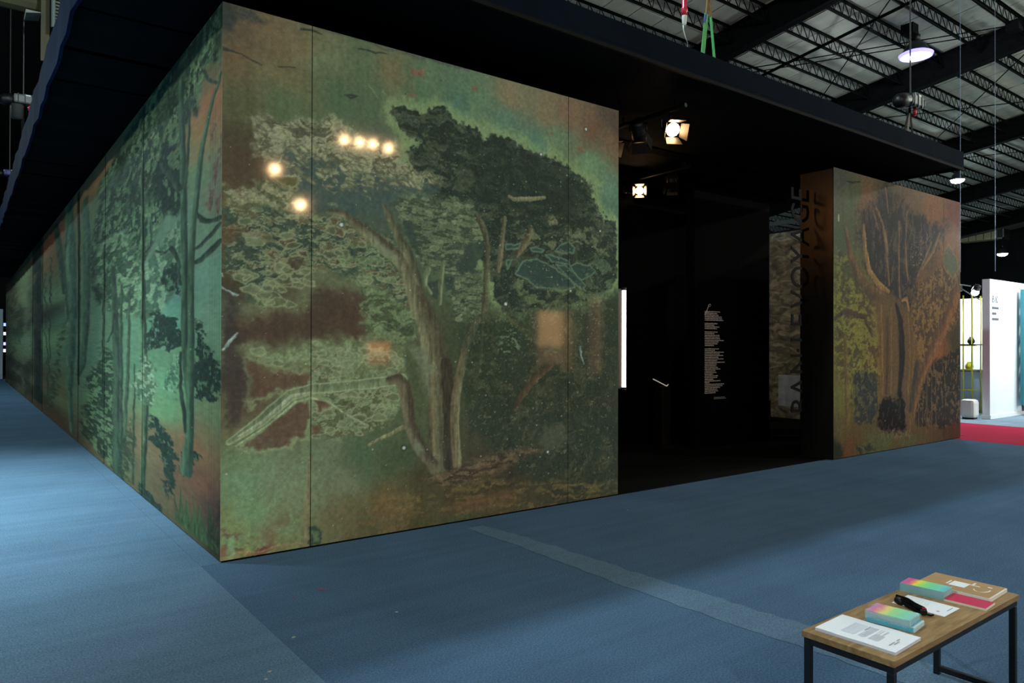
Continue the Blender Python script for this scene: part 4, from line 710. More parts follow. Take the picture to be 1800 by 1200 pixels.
# ------------------------------------------------------------------ black canopy over the booth
M_fasc = mat('canopy_cloth', (14,22,32), .85, spec=.02, var=.15, scale=2); M_fasc_bluelit = mat('canopy_cloth_bluelit', (17,34,60), .85, spec=.03, var=.2, scale=3)  # blue of the left valance is bluish light painted into the cloth
M_soff = mat('canopy_soffit', (13,18,21), .85, spec=.04, var=.15, scale=2)
CX0, CX1, CY0, CY1, CZ, CT = -.77, 10.95, -.58, 31.9, 4.3, 4.575
cano = thing('canopy', 'large flat black cloth canopy hung above the booth, with blue light painted on left edge', 'canopy', (5, 0, 4.3))
MB().box(CX0+.06, CX1-.06, CY0+.06, CY1-.1, CT-.06, CT).build('top_sheet', M_black, cano)
y = CY0; k = 0
while y < CY1-.05:
    # soffit cloth: bands stretched across, each sagging a little between the rafters
    y2 = min(y + (1.05 if y > .5 else 2.2), CY1); m = MB(); n = 7; sag = .05 + .02*math.sin(k*1.7)
    row = [(y + (y2-y-.02)*i/n, CZ + .06 - sag*math.sin(math.pi*i/n) - .015*math.sin(3*math.pi*i/n + k)) for i in range(n+1)]
    for (ya, za), (yb, zb) in zip(row, row[1:]):
        m.quad((CX0+.03,ya,za),(CX0+.03,yb,zb),(CX1-.03,yb,zb),(CX1-.03,ya,za))
    m.build('soffit_band', M_soff, cano, True); y = y2; k += 1
def fold(name, p0, p1, nrm, mtl, step, amp, z0=CZ, z1=CT, slack=.0):
    m = MB(); L = math.dist(p0, p1); n = max(2, int(L/step)); prev = None
    for i in range(n+1):
        t = i/n; a = amp*math.sin(i*2.1)*math.cos(i*.7); q = (p0[0]+(p1[0]-p0[0])*t + nrm[0]*a, p0[1]+(p1[1]-p0[1])*t + nrm[1]*a)
        cur = (q, z0 - slack*abs(math.sin(i*1.3)), z1)
        if prev:
            (a0, zb0, zt0), (b0, zb1, zt1) = prev, cur
            ix, iy = -nrm[0]*.03, -nrm[1]*.03
            m.hexa([(a0[0],a0[1],zb0),(b0[0],b0[1],zb1),(b0[0]+ix,b0[1]+iy,zb1),(a0[0]+ix,a0[1]+iy,zb0),(a0[0],a0[1],zt0),(b0[0],b0[1],zt1),(b0[0]+ix,b0[1]+iy,zt1),(a0[0]+ix,a0[1]+iy,zt0)])
        prev = cur
    return m.build(name, mtl, cano)
fold('front_valance', (CX0,CY0), (CX1,CY0), (0,-1), M_fasc, .5, .004)
fold('side_valance', (CX1,CY0), (CX1,CY1), (1,0), M_fasc, .5, .006)
fold('side_valance', (CX0,CY0), (CX0,CY1), (-1,0), M_fasc_bluelit, .42, .014, CZ-.02, CT+.1, .05)
fold('hem', (CX0,CY0-.012), (CX1,CY0-.012), (0,-1), M_black, .8, .003, CZ-.015, CZ+.02)

# rigging that carries the canopy
M_green = mat('green_webbing', (74,168,92), .75, var=.15, scale=20); M_brown = mat('brown_sleeve', (120,92,48), .8, var=.2, scale=15); M_bluetag = mat('blue_tag', (30,50,160), .6)
M_redp = mat('red_plastic', (196,34,66), .35); M_whitep = mat('white_plastic', (214,224,216), .4)
ap, s1, s2 = Vector((5.002,-.2,5.389)), Vector((4.887,-.2,4.799)), Vector((5.122,-.2,4.806))
s1.z = s2.z = CT+.004; s1.y = s2.y = ap.y = -.35
sl = thing('lifting_sling', 'green webbing sling with brown sleeves rising from the canopy front edge', 'sling', tuple(s1))
q1 = s1.lerp(ap,.72); q2 = s2.lerp(ap,.70)
MB().strap([s1, q1], .062, (1,0,0), .006).build('strap', M_green, sl); MB().strap([s2, q2], .022, (1,0,0), .02).build('strap', M_green, sl)
MB().strap([q1, ap], .030, (1,0,0), .014).build('sleeve', M_brown, sl); MB().strap([q2, ap], .036, (1,0,0), .014).build('sleeve', M_brown, sl)
MB().strap([s1.lerp(ap,.58)+Vector((-.032,-.01,0)), s1.lerp(ap,.70)+Vector((-.018,-.01,0))], .03, (1,0,0), .004).build('tag', M_bluetag, sl)
MB().tube([ap, (ap.x, ap.y, rz(ap.y)-.5)], .012, 6).build('chain', M_blackmetal, sl)
pc = (4.601,-.35,5.035); pt = (4.601,-.35,5.156); pb = (4.583,-.35,4.952); pe = (4.657,-.35,4.694)
pg = thing('cable_plug', 'red and white industrial plug hanging on a white cable above the canopy edge', 'plug', tuple(pc))
MB().lathe([(.028,0),(.030,.04),(.034,.05),(.034,.08),(.026,.09),(.026,.19),(.018,.2)], 18, pc).build('socket', M_redp, pg, True)
MB().lathe([(.014,pb[2]-pc[2]-.02),(.022,pb[2]-pc[2]),(.028,-.005),(.028,0)], 18, pc).build('plug_body', M_whitep, pg, True)
MB().tube([(pc[0],pc[1],pc[2]+.2),(pc[0],pc[1],rz(pc[1])-.5)], .007, 6).build('drop_cable', M_blackmetal, pg)
MB().tube([(pb[0],pb[1],pb[2]-.02),(pb[0]+.005,pb[1],pb[2]-.07),(pb[0]+.03,pb[1],pb[2]-.13),(pe[0]-.005,pe[1],pe[2]+.07),(pe[0]-.01,pe[1],CT)], .006, 6).build('cable', M_whitep, pg, True)
def hoist(pos, label, strapx, zc, mm=None, s=1.0, bag=False):
    x, y, z = pos; t = thing('chain_hoist', label, 'hoist', (x,y,z), 'chain hoists over the canopy')
    bm_ = mat('hoist_green_metal', (16,36,34), .4, metal=.3)
    MB().box(x-.20*s,x+.26*s,y-.11,y+.11,z-.10*s,z+.12*s).build('motor', mm or bm_, t, bevel=.03)
    MB().box(x+.27*s,x+.36*s,y-.10,y+.10,z-.07*s,z+.09*s).build('end_cover', M_blackmetal, t, bevel=.03)
    MB().lathe([(.13*s,0),(.13*s,.2*s),(.07*s,.3*s)], 16, (x-.2*s,y,z), (-1,0,-.25)).build('gear_case', M_blackmetal, t, True)
    for q in (-.12,.02,.16): MB().box(x+q*s,x+(q+.02)*s,y-.118,y+.118,z-.105*s,z+.125*s).build('cooling_rib', M_blackmetal, t)
    MB().box(x+.03*s,x+.14*s,y-.113,y-.109,z+.085*s,z+.115*s).build('rating_plate', mat('plate', (200,214,210), .5), t)
    m = MB(); zz = z+.12*s
    m.tube([(x,y,zz),(x,y,rz(y)-.6)], .011, 6); m.build('lift_chain', mat('chain_steel', (64,66,64), .5, metal=.6), t)
    MB().lathe([(.03*s,0),(.03*s,.1*s),(.02*s,.12*s)], 12, (x+.12*s,y-.02,z-.22*s)).build('power_plug', M_redp, t, True)
    if bag: MB().lathe([(.02,-.48*s),(.12*s,-.45*s),(.13*s,-.2*s),(.14*s,-.12*s)], 14, (x-.12*s,y,z)).build('chain_bag', mat('chain_bag', (40,42,42), .8), t, True)
    for dx, c in strapx: MB().strap([(x-.02*s,y,z-.1*s),(x+dx,y,zc)], .05, (1,0,.2), .008).build('strap', c, t)
    return t
hp = (10.023,-.2,5.262)
hoist(hp, 'green chain hoist with red plug above the right front of the canopy', ((-.28,M_black),(-.12,mat('grey_webbing',(96,100,84),.8)),(.12,M_black)), CT, s=.85)
hl = (-.6,10.476,5.958)
hoist(hl, 'grey chain hoist with chain bag above the blue-lit canopy edge at far left', ((.02,M_black),), CT+.1, mat('hoist_grey', (96,98,96), .5, metal=.3), .75, True)
hl2 = (-.6,15.064,5.493)
hoist(hl2, 'small bluish chain hoist farther back along the blue-lit canopy edge', ((.02,M_black),), CT+.1, mat('hoist_blue', (70,66,130), .5), .6)
# thin steel hanging wires right of the canopy
M_wire = mat('steel_wire', (150,165,190), .4, metal=.5)
for i, (a, dpt, low, lab) in enumerate((((12.92,.235,7.822), 13.2, 2.9, 'thin steel hanging wire running down past the canopy corner, left of two'), ((14.55,.253,8.299), 14.2, 3.02, 'thin steel hanging wire over the white stand wall, right of two'))):
    single(MB().tube([(a[0],a[1],low),(a[0],a[1],rz(a[1])-.2)], .0032, 5).build('hanging_wire', M_wire), lab, 'wire', 'steel hanging wires')
# far-left roof corner: hanging post, pale tube, louvre and reflector flap
M_ycol = mat('yellow_post', (60,60,32), .7, var=.2, scale=2)
a0, a1, b0, b1, c0, c1, c2 = (-.361,10,6.61), (-.249,10,6.637), (-.235,10,7.12), (-.192,10,7.132), (-.174,10,7.146), (.009,10,7.194), (.006,10,7.782)
hpst = thing('hanging_post', 'yellowish steel post hanging from the dark roof at upper left', 'post', tuple(a0))
zt_ = rz(10)
MB().box(a0[0],a1[0],9.9,10.1,a0[2],zt_).build('post', M_ycol, hpst, bevel=.01)
MB().box(a0[0]-.02,a0[0]+.04,9.88,9.9,a0[2]-.05,zt_-1).build('flange', M_ycol, hpst)
single(MB().tube([((b0[0]+b1[0])/2,9.7,b0[2]),((b0[0]+b1[0])/2,9.7,zt_-.1)], .035, 10).build('pale_tube', mat('pale_tube', (84,100,92), .5)), 'pale upright tube next to the yellowish post at upper left', 'tube')
lv = thing('louvre_panel', 'grey ribbed louvre panel at the top left edge, beside the pale tube', 'louvre', tuple(c0))
MB().box(c0[0],c1[0],10.06,10.12,c0[2],zt_).build('back_plate', mat('louvre_back', (60,68,62), .8), lv)
zz = c0[2]
while zz < c2[2]+.35:
    MB().box(c0[0],c1[0],10.0,10.06,zz,zz+.035).build('slat', mat('louvre_slat', (70,76,68), .7), lv); zz += .06
f0, f1, f2 = (-.609,10,7.374), (-.39,10,7.374), (-.559,10,7.327)
single(MB().hexa([(f0[0],9.8,f0[2]-.06),(f1[0],9.8,f1[2]-.01),(f1[0],10.2,f1[2]-.01),(f0[0],10.2,f0[2]-.06),(f0[0],9.8,f0[2]),(f1[0],9.8,f1[2]),(f1[0],10.2,f1[2]),(f0[0],10.2,f0[2])]).build('reflector_flap', mat('pale_flap', (110,118,108), .6)), 'small pale wedge shaped flap hanging left of the yellowish post', 'flap')
gm = (-.727,10,7.631)
single(MB().tube([(-6,10.2,gm[2]),(a0[0],10.2,gm[2])], .16, 10).build('roof_pipe', M_ycol), 'dull yellow horizontal pipe under the roof at the top left corner', 'pipe')

# ------------------------------------------------------------------ inside the booth
M_warm = mat('warm_tube', (255,240,220), emit=(1.0,.74,.48), estr=14)
tb = thing('tube_light', 'glowing warm white tube light upright at the right edge of the front wall', 'light', (4.115,.06,1.1))
MB().tube([(4.115,.06,1.115),(4.115,.06,2.135)], .030, 14).build('glass_tube', M_warm, tb, True)
MB().box(3.98,4.09,.05,.10,1.10,2.15).build('housing', M_blackmetal, tb)
for z in (1.085,2.135): MB().lathe([(.034,0),(.034,.03)], 14, (4.115,.06,z)).build('end_cap', M_blackmetal, tb)
M_hot = mat('hot_lens', (255,230,190), emit=(1.0,.60,.28), estr=70); M_barn = mat('barn_door', (30,24,20), .5, metal=.4)
M_lamphead = mat('lamp_head', (20,20,21), .5, metal=.3)
bar1 = thing('lighting_bar', 'black lighting bar under the canopy just inside the entrance', 'lighting bar', (4.87,.45,4.2))
MB().tube([(4.87,-.15,4.2),(4.87,1.7,4.2)], .025, 10).build('pipe', M_lamphead, bar1)
for y in (0,.8,1.5): MB().tube([(4.87,y,4.2),(4.87,y,4.30)], .012, 6).build('clamp', M_lamphead, bar1)
bar2 = thing('lighting_bar', 'black lighting bar deeper inside the booth above the passage', 'lighting bar', (7.1,2.3,4.2))
MB().tube([(7.08,1.6,4.2),(7.08,3.2,4.2)], .025, 10).build('pipe', M_lamphead, bar2)
for y in (1.7,3.1): MB().tube([(7.08,y,4.2),(7.08,y,4.30)], .012, 6).build('clamp', M_lamphead, bar2)
M_hotfar = mat('hot_lens_bright', (255,230,190), emit=(1.0,.62,.30), estr=330)
def spot(pos, aim, label, on=True, watts=20, s=1.0, doors=True, group='theatre spotlights', ztop=None, col=(1.0,.55,.25), cone=70, soft=.05):
    p = Vector(pos); d = (Vector(aim)-p).normalized(); t = thing('spotlight', label, 'spotlight', tuple(p), group)
    hs = MB().lathe([(.055*s,-.24*s),(.075*s,-.22*s),(.085*s,-.1*s),(.085*s,-.005)], 18, p, d).build('housing', M_lamphead, t, True)
    MB().lathe([(.078*s,-.012),(.076*s,.0),(.04*s,.012),(.002,.016)], 18, p, d).build('lens', (M_hotfar if ztop else M_hot) if on else M_blackgloss, hs, True)
    up = Vector((0,0,1)); r = d.cross(up).normalized(); u = r.cross(d)
    if doors:
        for e, f in ((r,u),(-r,u),(u,r),(-u,r)):
            a = p + e*.085*s; w_ = .075*s
            c = [a - f*w_, a + f*w_, a + f*w_*1.25 + d*.13*s + e*.05*s, a - f*w_*1.25 + d*.13*s + e*.05*s]
            n = e*.003
            MB().hexa([*(q-n for q in c), *(q+n for q in c)]).build('barn_door', M_barn, hs)
    zt = ztop or 4.2
    yk = p - d*.1*s
    m = MB()
    for sg in (-1,1): m.tube([yk + r*sg*.1*s, Vector((yk.x+r.x*sg*.1*s, yk.y+r.y*sg*.1*s, zt-.06))], .008, 6)
    m.tube([Vector((yk.x-r.x*.1*s, yk.y-r.y*.1*s, zt-.06)), Vector((yk.x+r.x*.1*s, yk.y+r.y*.1*s, zt-.06))], .008, 6)
    m.tube([Vector((yk.x,yk.y,zt-.06)), Vector((yk.x,yk.y,zt+.02))], .012, 6)
    m.build('yoke', M_lamphead, t)
    if on and watts:
        l = bpy.data.lights.new('spot_light', 'SPOT'); l.energy = watts; l.color = col; l.spot_size = math.radians(cone); l.spot_blend = .8; l.shadow_soft_size = soft
        o = bpy.data.objects.new('spot_light', l); link(o, t); o.location = d*.03; o.rotation_euler = d.to_track_quat('-Z','Y').to_euler()
    return t
spot((4.95,.10,4.0), (2.2,-5.0,1.0), 'lit spotlight with open barn doors on the bar nearest the entrance', True, 0)
spot((4.88,.55,4.0), (7.9,2.7,1.6), 'dim spotlight turned away, next to the lit one on the entrance bar', True, 40, cone=26)
spot((4.965,1.15,4.0), (8.0,.2,3.2), 'spotlight at the rear end of the entrance bar, its orange beam added', True, 70, col=(1,.36,.08), cone=26, soft=.4)  # soft orange beam added to make the glow on the box wall return
spot((7.06,2.58,4.0), (-1.0,-5.0,1.4), 'star shaped glare of a small lit spotlight over the dark passage', True, 0, .8)
spot((7.14,2.0,4.0), (6.4,1.5,0), 'unlit spotlight hanging right of the star glare lamp', False, 0, .9)
spot((7.17,3.05,4.0), (12.3,3.4,1.8), 'spotlight at the back of the inner bar washing the inner mural', True, 330, .8, cone=64, col=(1,.88,.68))
# lectern with an edge-lit tablet
le = thing('lectern', 'slim black lectern with a slanted tablet, standing in the dark passage', 'lectern', (7.13,2.17,0))
MB().box(7.04,7.22,2.08,2.26,.02,.93).build('column', M_blackgloss, le, bevel=.006); MB().box(6.98,7.28,2.02,2.32,0,.02).build('base', M_blackgloss, le)
M_tab = mat('tablet_black', (14,14,15), .3); M_edge = mat('tablet_edge_lit', (230,220,205), .4, emit=(1,.9,.75), estr=.35)
top_ = [(7.03,2.27,1.03),(7.16,2.11,.925),(7.30,2.20,.94),(7.17,2.36,1.045)]
MB().hexa([*top_, *[(x,y,z+.015) for x,y,z in top_]]).build('tablet', M_tab, le)
MB().tube([(a-.004,b_-.006,c+.012) for a,b_,c in top_[:2]], .006, 6).build('lit_edge', M_edge, le); MB().tube([(a,b_-.006,c+.012) for a,b_,c in top_[1:3]], .006, 6).build('lit_edge', M_edge, le)
# white poem text on the inner wall: an ornate initial and rows of small words
M_txt = mat('white_lettering', (214,206,200), .6, emit=(1,.95,.9), estr=.0)
tx = thing('wall_text', 'column of small white text with ornate initial on the black inner wall', 'text', (7.8,1.69,1.4))
rows = [.74,.60,.66,.82,.86,.9,None,.64,.46,.70,.58,None,.62,.46,.74,.72,.74,.92,.66,.64,.44,None,.68,.5,.95,.72,.92,.66,.93,.6,.97,.6,.55,.66,.78,.55,.56,.4,.68,.6,.4,.76,.26,.94,.86,.74,.6,.64,.52]
z = 2.07; x0 = 7.555; dz = (2.07-.80)/len(rows)
r2 = random.Random(4)
for wd in rows:
    if wd:
        m = MB(); x = x0; xe = x0 + wd*.50
        while x < xe-.015:
            L = min(r2.choice((.02,.035,.05,.06,.08)), xe-x); m.box(x, x+L, 1.6965, 1.699, z, z+.0135)
            for q in range(int(L/.012)):
                if r2.random() < .25: m.box(x+q*.012, x+q*.012+.004, 1.6965, 1.699, z+.0135, z+.019)
            x += L + .009
        m.build('text_line', M_txt, tx)
    z -= dz
for k, L in enumerate((.27,.30)): MB().box(7.555+.22, 7.555+.22+L, 1.6965, 1.699, .755-k*.02, .762-k*.02).build('credit_line', M_txt, tx)
pts = [(7.55,2.02),(7.59,2.07),(7.63,2.14),(7.65,2.18),(7.68,2.195),(7.70,2.175),(7.68,2.155),(7.65,2.16)]
MB().tube([(x,1.697,z_) for x,z_ in pts], .005, 6).build('ornate_initial', M_txt, tx, True)
MB().tube([(7.56,1.697,2.06),(7.62,1.697,2.055),(7.66,1.697,2.06)], .004, 6).build('ornate_initial', M_txt, tx, True)
# inner mural on the side wall
def inner_mat():
    m = bpy.data.materials.new('inner_mural'); m.use_nodes = True; nt = m.node_tree; b = nt.nodes['Principled BSDF']; N = nt.nodes.new; L = nt.links.new
    tc = N('ShaderNodeTexCoord'); mp = N('ShaderNodeMapping'); mp.inputs['Scale'].default_value = (1,1.6,3.2); L(tc.outputs['Object'], mp.inputs['Vector'])
    nz = N('ShaderNodeTexNoise'); nz.inputs['Scale'].default_value = 2.2; nz.inputs['Detail'].default_value = 9; nz.inputs['Distortion'].default_value = 1.2; L(mp.outputs['Vector'], nz.inputs['Vector'])
    r = N('ShaderNodeValToRGB'); L(nz.outputs['Fac'], r.inputs[0]); e = r.color_ramp.elements
    e[0].position = .32; e[0].color = lin((40,40,36)); e[1].position = .7; e[1].color = lin((132,130,112)); x = e.new(.5); x.color = lin((84,82,68))
    L(r.outputs[0], b.inputs['Base Color']); b.inputs['Roughness'].default_value = .5; b.inputs['Coat Weight'].default_value = .6; b.inputs['Coat Roughness'].default_value = .08
    return m
im = thing('mural', 'rocky grey brown mural glimpsed deep inside, left of the right box wall', 'mural', (12.3,3.4,0), 'printed cloth murals')
MB().box(12.285,12.31,2.2,4.6,.05,3.94).build('fabric_strip', inner_mat(), im)
MB().box(12.284,12.2855,2.9,3.5,.30,.95).build('pale_patch', mat('mural_pale_patch', (120,130,142), .6, var=.3, scale=6), im)
MB().box(12.22,12.31,2.2,4.6,4.10,4.18).build('top_rail', mat('inner_rail', (70,80,80), .4, metal=.5), im)
# black stool silhouette by the inner mural
st = thing('stool', 'small black stool in front of the inner mural', 'stool', (11.6,3.55,0))
MB().box(11.4,11.72,3.3,3.62,.40,.45).build('seat', M_blackmetal, st, bevel=.01)
for xa, ya in ((11.42,3.32),(11.70,3.32),(11.42,3.60),(11.70,3.60)): MB().box(xa-.015,xa+.015,ya-.015,ya+.015,0,.40).build('leg', M_blackmetal, st)
# vertical lettering on a clear pane fixed to the return of the right box wall
M_pane = mat('clear_acrylic', (8,8,8), .05, spec=.1, alpha=.05)
sg = thing('letter_sign', 'black upright letters BAN: LE VOYAGE on a clear pane beside the right box wall', 'sign', (7.75,.22,0))
MB().box(7.38,8.02,.222,.228,.35,3.85).build('pane', M_pane, sg)
def glyph(ch, size, parent, mtl, M, depth=.004, name='letter'):
    c = bpy.data.curves.new('glyph', 'FONT'); c.body = ch; c.size = size; c.extrude = depth; c.resolution_u = 3
    o = bpy.data.objects.new('glyph', c); COL.objects.link(o); dg = bpy.context.evaluated_depsgraph_get(); me = bpy.data.meshes.new_from_object(o.evaluated_get(dg))
    xs = [v.co.x for v in me.vertices] or [0]
    adv = max(xs); bpy.data.objects.remove(o); me.name = name; me.materials.clear(); me.materials.append(mtl)
    me.transform(Matrix.Translation(-ORG[parent.name]) @ M); n = bpy.data.objects.new(name, me); link(n, parent); return min(xs), adv
zcur = .62
M_let = mat('letter_black', (3,3,3), .6, spec=.1)
for ch in 'BAN: LE VOYAGE':
    if ch == ' ': zcur += .05; continue
    if ch == ':':
        for xd in (7.885, 7.67): MB().box(xd-.028, xd+.028, .210, .218, zcur+.01, zcur+.055).build('colon_dot', M_let, sg)
        zcur += .075; continue
    # baseline on the right, reading upwards; glyph x axis -> +z, glyph y axis -> -x
    R = Matrix(((0,-.64,0,7.93),(0,0,-1,.214),(.405,0,0,zcur),(0,0,0,1)))
    a, adv = glyph(ch, 1.0, sg, M_let, R); zcur += adv*.405 + .022

# ------------------------------------------------------------------ neighbouring stand on the right
M_white = mat('white_stand_paint', (232,236,240), .7, var=.02, scale=1)
S10 = thing('stand_wall', 'tall white stand wall lettered B10 beyond the red carpet', 'stand wall', (16.9,1,0))
MB().box(16.05,18.6,.884,1.03,.09,3.0).build('panel', M_white, S10); MB().box(16.03,18.6,.864,1.05,0,.09).build('baseboard', mat('white_base', (236,240,244), .5), S10, bevel=.008)
M_gt = mat('grey_lettering', (74,80,88), .7)
x = 16.16
for ch in 'B10':
    Mx = Matrix(((1,0,0,x),(0,0,-1,.880),(0,1,0,2.50),(0,0,0,1))); a, adv = glyph(ch, .22, S10, M_gt, Mx, .002, 'stand_number'); x += adv + .02
for k, L in enumerate((.34,.24,.36)):
    m = MB(); x = 16.16
    while x < 16.16+L: m.box(x, x+.045, .879, .8825, 2.36-k*.12, 2.41-k*.12); x += .062
    m.build('text_line', M_gt, S10)
M_teal = mat('teal_panel', (60,172,186), .45)
tp = thing('teal_panel', 'tall teal panel with round holes leaning on the white stand wall', 'panel', (17.6,.8,0))
MB().box(17.62,17.80,.70,.75,.28,2.86).build('board', M_teal, tp, bevel=.006); MB().box(17.52,17.62,.74,.80,.24,2.84).build('side_flange', mat('teal_dark', (36,120,132), .5), tp)
for z in (2.45,1.72,1.02): MB().lathe([(.035,0),(.035,.006)], 16, (17.73,.70,z), (0,-1,0)).build('hole', mat('hole_light', (200,225,228), .6), tp)
shx = thing('shelf_unit', 'grey shelf unit at the right picture edge beside the teal panel', 'shelf', (18.2,.8,0))
for z in (.35,.75,1.15,1.55,1.95,2.35,2.7): MB().box(17.86,18.5,.5,.86,z,z+.04).build('shelf', mat('shelf_grey', (130,136,140), .6), shx)
MB().box(17.86,18.5,.83,.86,.1,2.8).build('back', mat('shelf_back', (96,98,102), .7), shx)
# open stand behind: white back wall, yellow tube frames, counter, pouf, spotlight
bw = thing('stand_wall', 'bright white back wall of the open stand behind the yellow tubes', 'stand wall', (18.6,4,0))
MB().box(18.6,18.7,1.1,6.5,0,2.75).build('panel', M_white, bw)
M_yel = mat('yellow_tube', (206,200,52), .4)
for k, (yc, lab) in enumerate(((1.72,'yellow tube display rack with small shelves, right one beside the white stand wall'),(2.25,'yellow tube display rack with small shelves, left one at the mural edge'))):
    fr = thing('display_rack', lab, 'frame', (17.3,yc,0), 'yellow tube frames')
    for dx in (0,.5):
        for dy in (-.09,.09): MB().tube([(17.1+dx,yc+dy,.0),(17.1+dx,yc+dy,2.74)], .016, 8).build('upright', M_yel, fr, True)
    for z in (.55,1.02,1.58): MB().tube([(17.1,yc-.2,z),(17.1,yc+.3,z)], .014, 8).build('cross_tube', M_yel, fr, True)
    MB().box(17.05,17.65,yc-.18,yc+.22,1.585,1.61).build('shelf', M_blackmetal, fr)
cn = thing('counter', 'pale blue grey counter with dark top behind the yellow tubes', 'counter', (17.9,2,0))
MB().box(17.7,18.3,1.15,3.4,.05,.95).build('body', mat('counter_pale', (176,192,212), .6), cn); MB().box(17.66,18.34,1.13,3.42,.95,1.0).build('top', mat('counter_dark', (96,104,112), .6), cn)
M_pinks = mat('rosy_ceramic', (190,130,130), .5)
for (x,y,z,s_,m_,lab,cat) in ((17.8,2.55,1.0,.13,M_pinks,'rosy round pot on the counter by the mural edge','pot'),(17.8,1.95,1.0,.09,M_yel,'small yellow vase on the counter between the tubes','vase'),(17.3,1.72,1.61,.08,M_blackmetal,'small dark vase on the right yellow rack shelf','vase'),(17.3,2.3,1.61,.09,M_pinks,'pinkish jar on the left yellow rack shelf','jar')):
    single(MB().lathe([(s_*.5,0),(s_*.95,s_*.5),(s_,s_),(s_*.7,s_*1.6),(s_*.45,s_*1.9),(s_*.55,s_*2.1)], 18, (x,y,z)).build(cat, m_, None, True, origin=(0,0,0)), lab, cat)
pf = thing('pouf', 'white rounded box stool standing by the white stand wall', 'stool', (15.9,1.2,0))
MB().box(15.72,16.02,1.06,1.36,.02,.42).build('body', mat('pouf_white', (222,222,216), .5), pf, bevel=.07); MB().box(15.78,15.98,1.10,1.32,0,.04).build('foot', M_blackmetal, pf)
s2_ = thing('stand_spotlight', 'glaring white stand spotlight on an arm at the top of the open stand', 'spotlight', (16.4,1.35,2.85))
MB().lathe([(.05,-.16),(.07,-.14),(.08,0)], 16, (16.35,1.28,2.78), (.4,.5,-.6)).build('housing', M_blackmetal, s2_, True)
MB().lathe([(.075,-.003),(.05,.02),(.005,.03)], 16, (16.30,1.26,2.74), (-.6,-.3,-.3)).build('lens', mat('stand_lens', (255,255,255), emit=(.9,1,1), estr=60), s2_, True)
MB().tube([(16.45,1.4,2.9),(16.8,1.9,3.0),(18.6,2.0,2.7)], .015, 6).build('arm', M_blackmetal, s2_)
MB().box(17.0,17.3,1.9,2.3,2.85,3.0).build('driver_box', M_blackmetal, s2_, bevel=.01)
for loc, e, sz in (((17.2,2.6,3.2), 150, .5), ((16.8,-.6,3.4), 75, .4), ((20,-2,4.5), 160, .6)):
    l = bpy.data.lights.new('stand_light', 'AREA'); l.energy = e; l.color = (.86,.96,1.0); l.size = sz; l.shape = 'DISK'
    o = bpy.data.objects.new('stand_light', l); link(o, s2_); o.location = Vector(loc)-ORG[s2_.name]
    if loc[1] < 0: o.rotation_euler = (math.radians(38),0,0)
# far white stand at the end of the left aisle
fs = thing('stand_wall', 'pale stand wall at the far end of the left aisle', 'stand wall', (-4,34,0))
MB().box(-9,0,34,34.2,0,3.1).build('panel', mat('far_pale_wall', (170,186,196), .8), fs); MB().box(.005,.02,33.9,34.0,1.0,2.7).build('edge_strip', M_blackmetal, fs)
for z, cc in ((1.5,(.3,.3,1)),(1.95,(.9,.9,1)),(2.35,(.2,.3,1)),(1.2,(.8,.8,1))):
    MB().box(.02,.16,33.9,33.95,z,z+.13).build('blue_light', mat('far_blue_light%.1f'%z, (80,80,255), emit=cc, estr=3), fs)

# ------------------------------------------------------------------ stand across the aisle, seen as reflections in the front mural
OP = thing('stand_wall', 'dark stand wall across the aisle, seen only mirrored in the front mural', 'stand wall', (9.5,-10.1,0))
MB().box(5.0,14.2,-10.25,-10.1,0,3.1).build('panel', M_dark, OP)
def lit(x0,x1,z0,z1,cc,e,name): MB().box(x0,x1,-10.1,-10.07,z0,z1).build(name, mat(name+'%.1f'%x0, (120,80,40), .6, emit=cc, estr=e), OP)
lit(11.12,12.0,1.55,2.5,(1,.55,.24),9,'lit_display'); lit(11.12,12.0,1.04,1.55,(.9,.5,.28),2.6,'lit_display_low'); lit(12.27,12.33,.86,2.55,(1,.55,.25),5,'lit_edge'); lit(12.05,12.12,.86,2.55,(1,.5,.22),3,'lit_edge')
lit(13.03,13.06,.7,2.98,(1,.5,.3),3.5,'lit_edge'); lit(13.34,13.41,.7,2.98,(1,.55,.3),6,'lit_edge'); lit(13.06,13.34,.7,2.98,(.8,.35,.25),1.2,'lit_display_low')
lit(6.04,6.6,1.36,1.63,(1,.30,.10),11,'lit_display'); lit(6.04,6.6,1.1,1.34,(.9,.22,.08),6,'lit_display_low')
barf = thing('lighting_bar', 'lighting bar across the aisle, mirrored high in the front mural', 'lighting bar', (5.6,-9.5,6.2))
MB().tube([(4.6,-9.5,6.2),(6.7,-9.5,6.2)], .025, 8).build('pipe', M_lamphead, barf)
for xx in (4.7,6.6): MB().tube([(xx,-9.5,6.2),(xx,-9.5,rz(-9.5)-.1)], .01, 6).build('hanger', M_lamphead, barf)
mir = [((5.14,-9.43,6.0),0),((5.48,-9.39,6.0),1),((5.77,-9.34,6.0),1),((6.20,-9.42,6.0),0)]
for (p, f) in mir:
    spot(p, (2.0,0,3.2) if f else (4.5,0,2.2), 'warm spotlight in the row of four mirrored in the front mural', True, 0, 1.0, False, group='mirrored spotlights', ztop=6.2)
bar3 = thing('lighting_bar', 'second lighting bar across the aisle behind the row of four', 'lighting bar', (5,-12.6,6.2))
MB().tube([(4.4,-12.98,6.2),(5.6,-12.2,6.2)], .025, 8).build('pipe', M_lamphead, bar3); MB().tube([(4.5,-12.9,6.2),(4.5,-12.9,rz(-12.9)-.1)], .01, 6).build('hanger', M_lamphead, bar3)
spot((4.84,-12.96,6.0), (.8,0,2.8), 'warm spotlight mirrored at the upper left of the front mural, higher of two', True, 0, 1.3, group='mirrored spotlights', ztop=6.2)
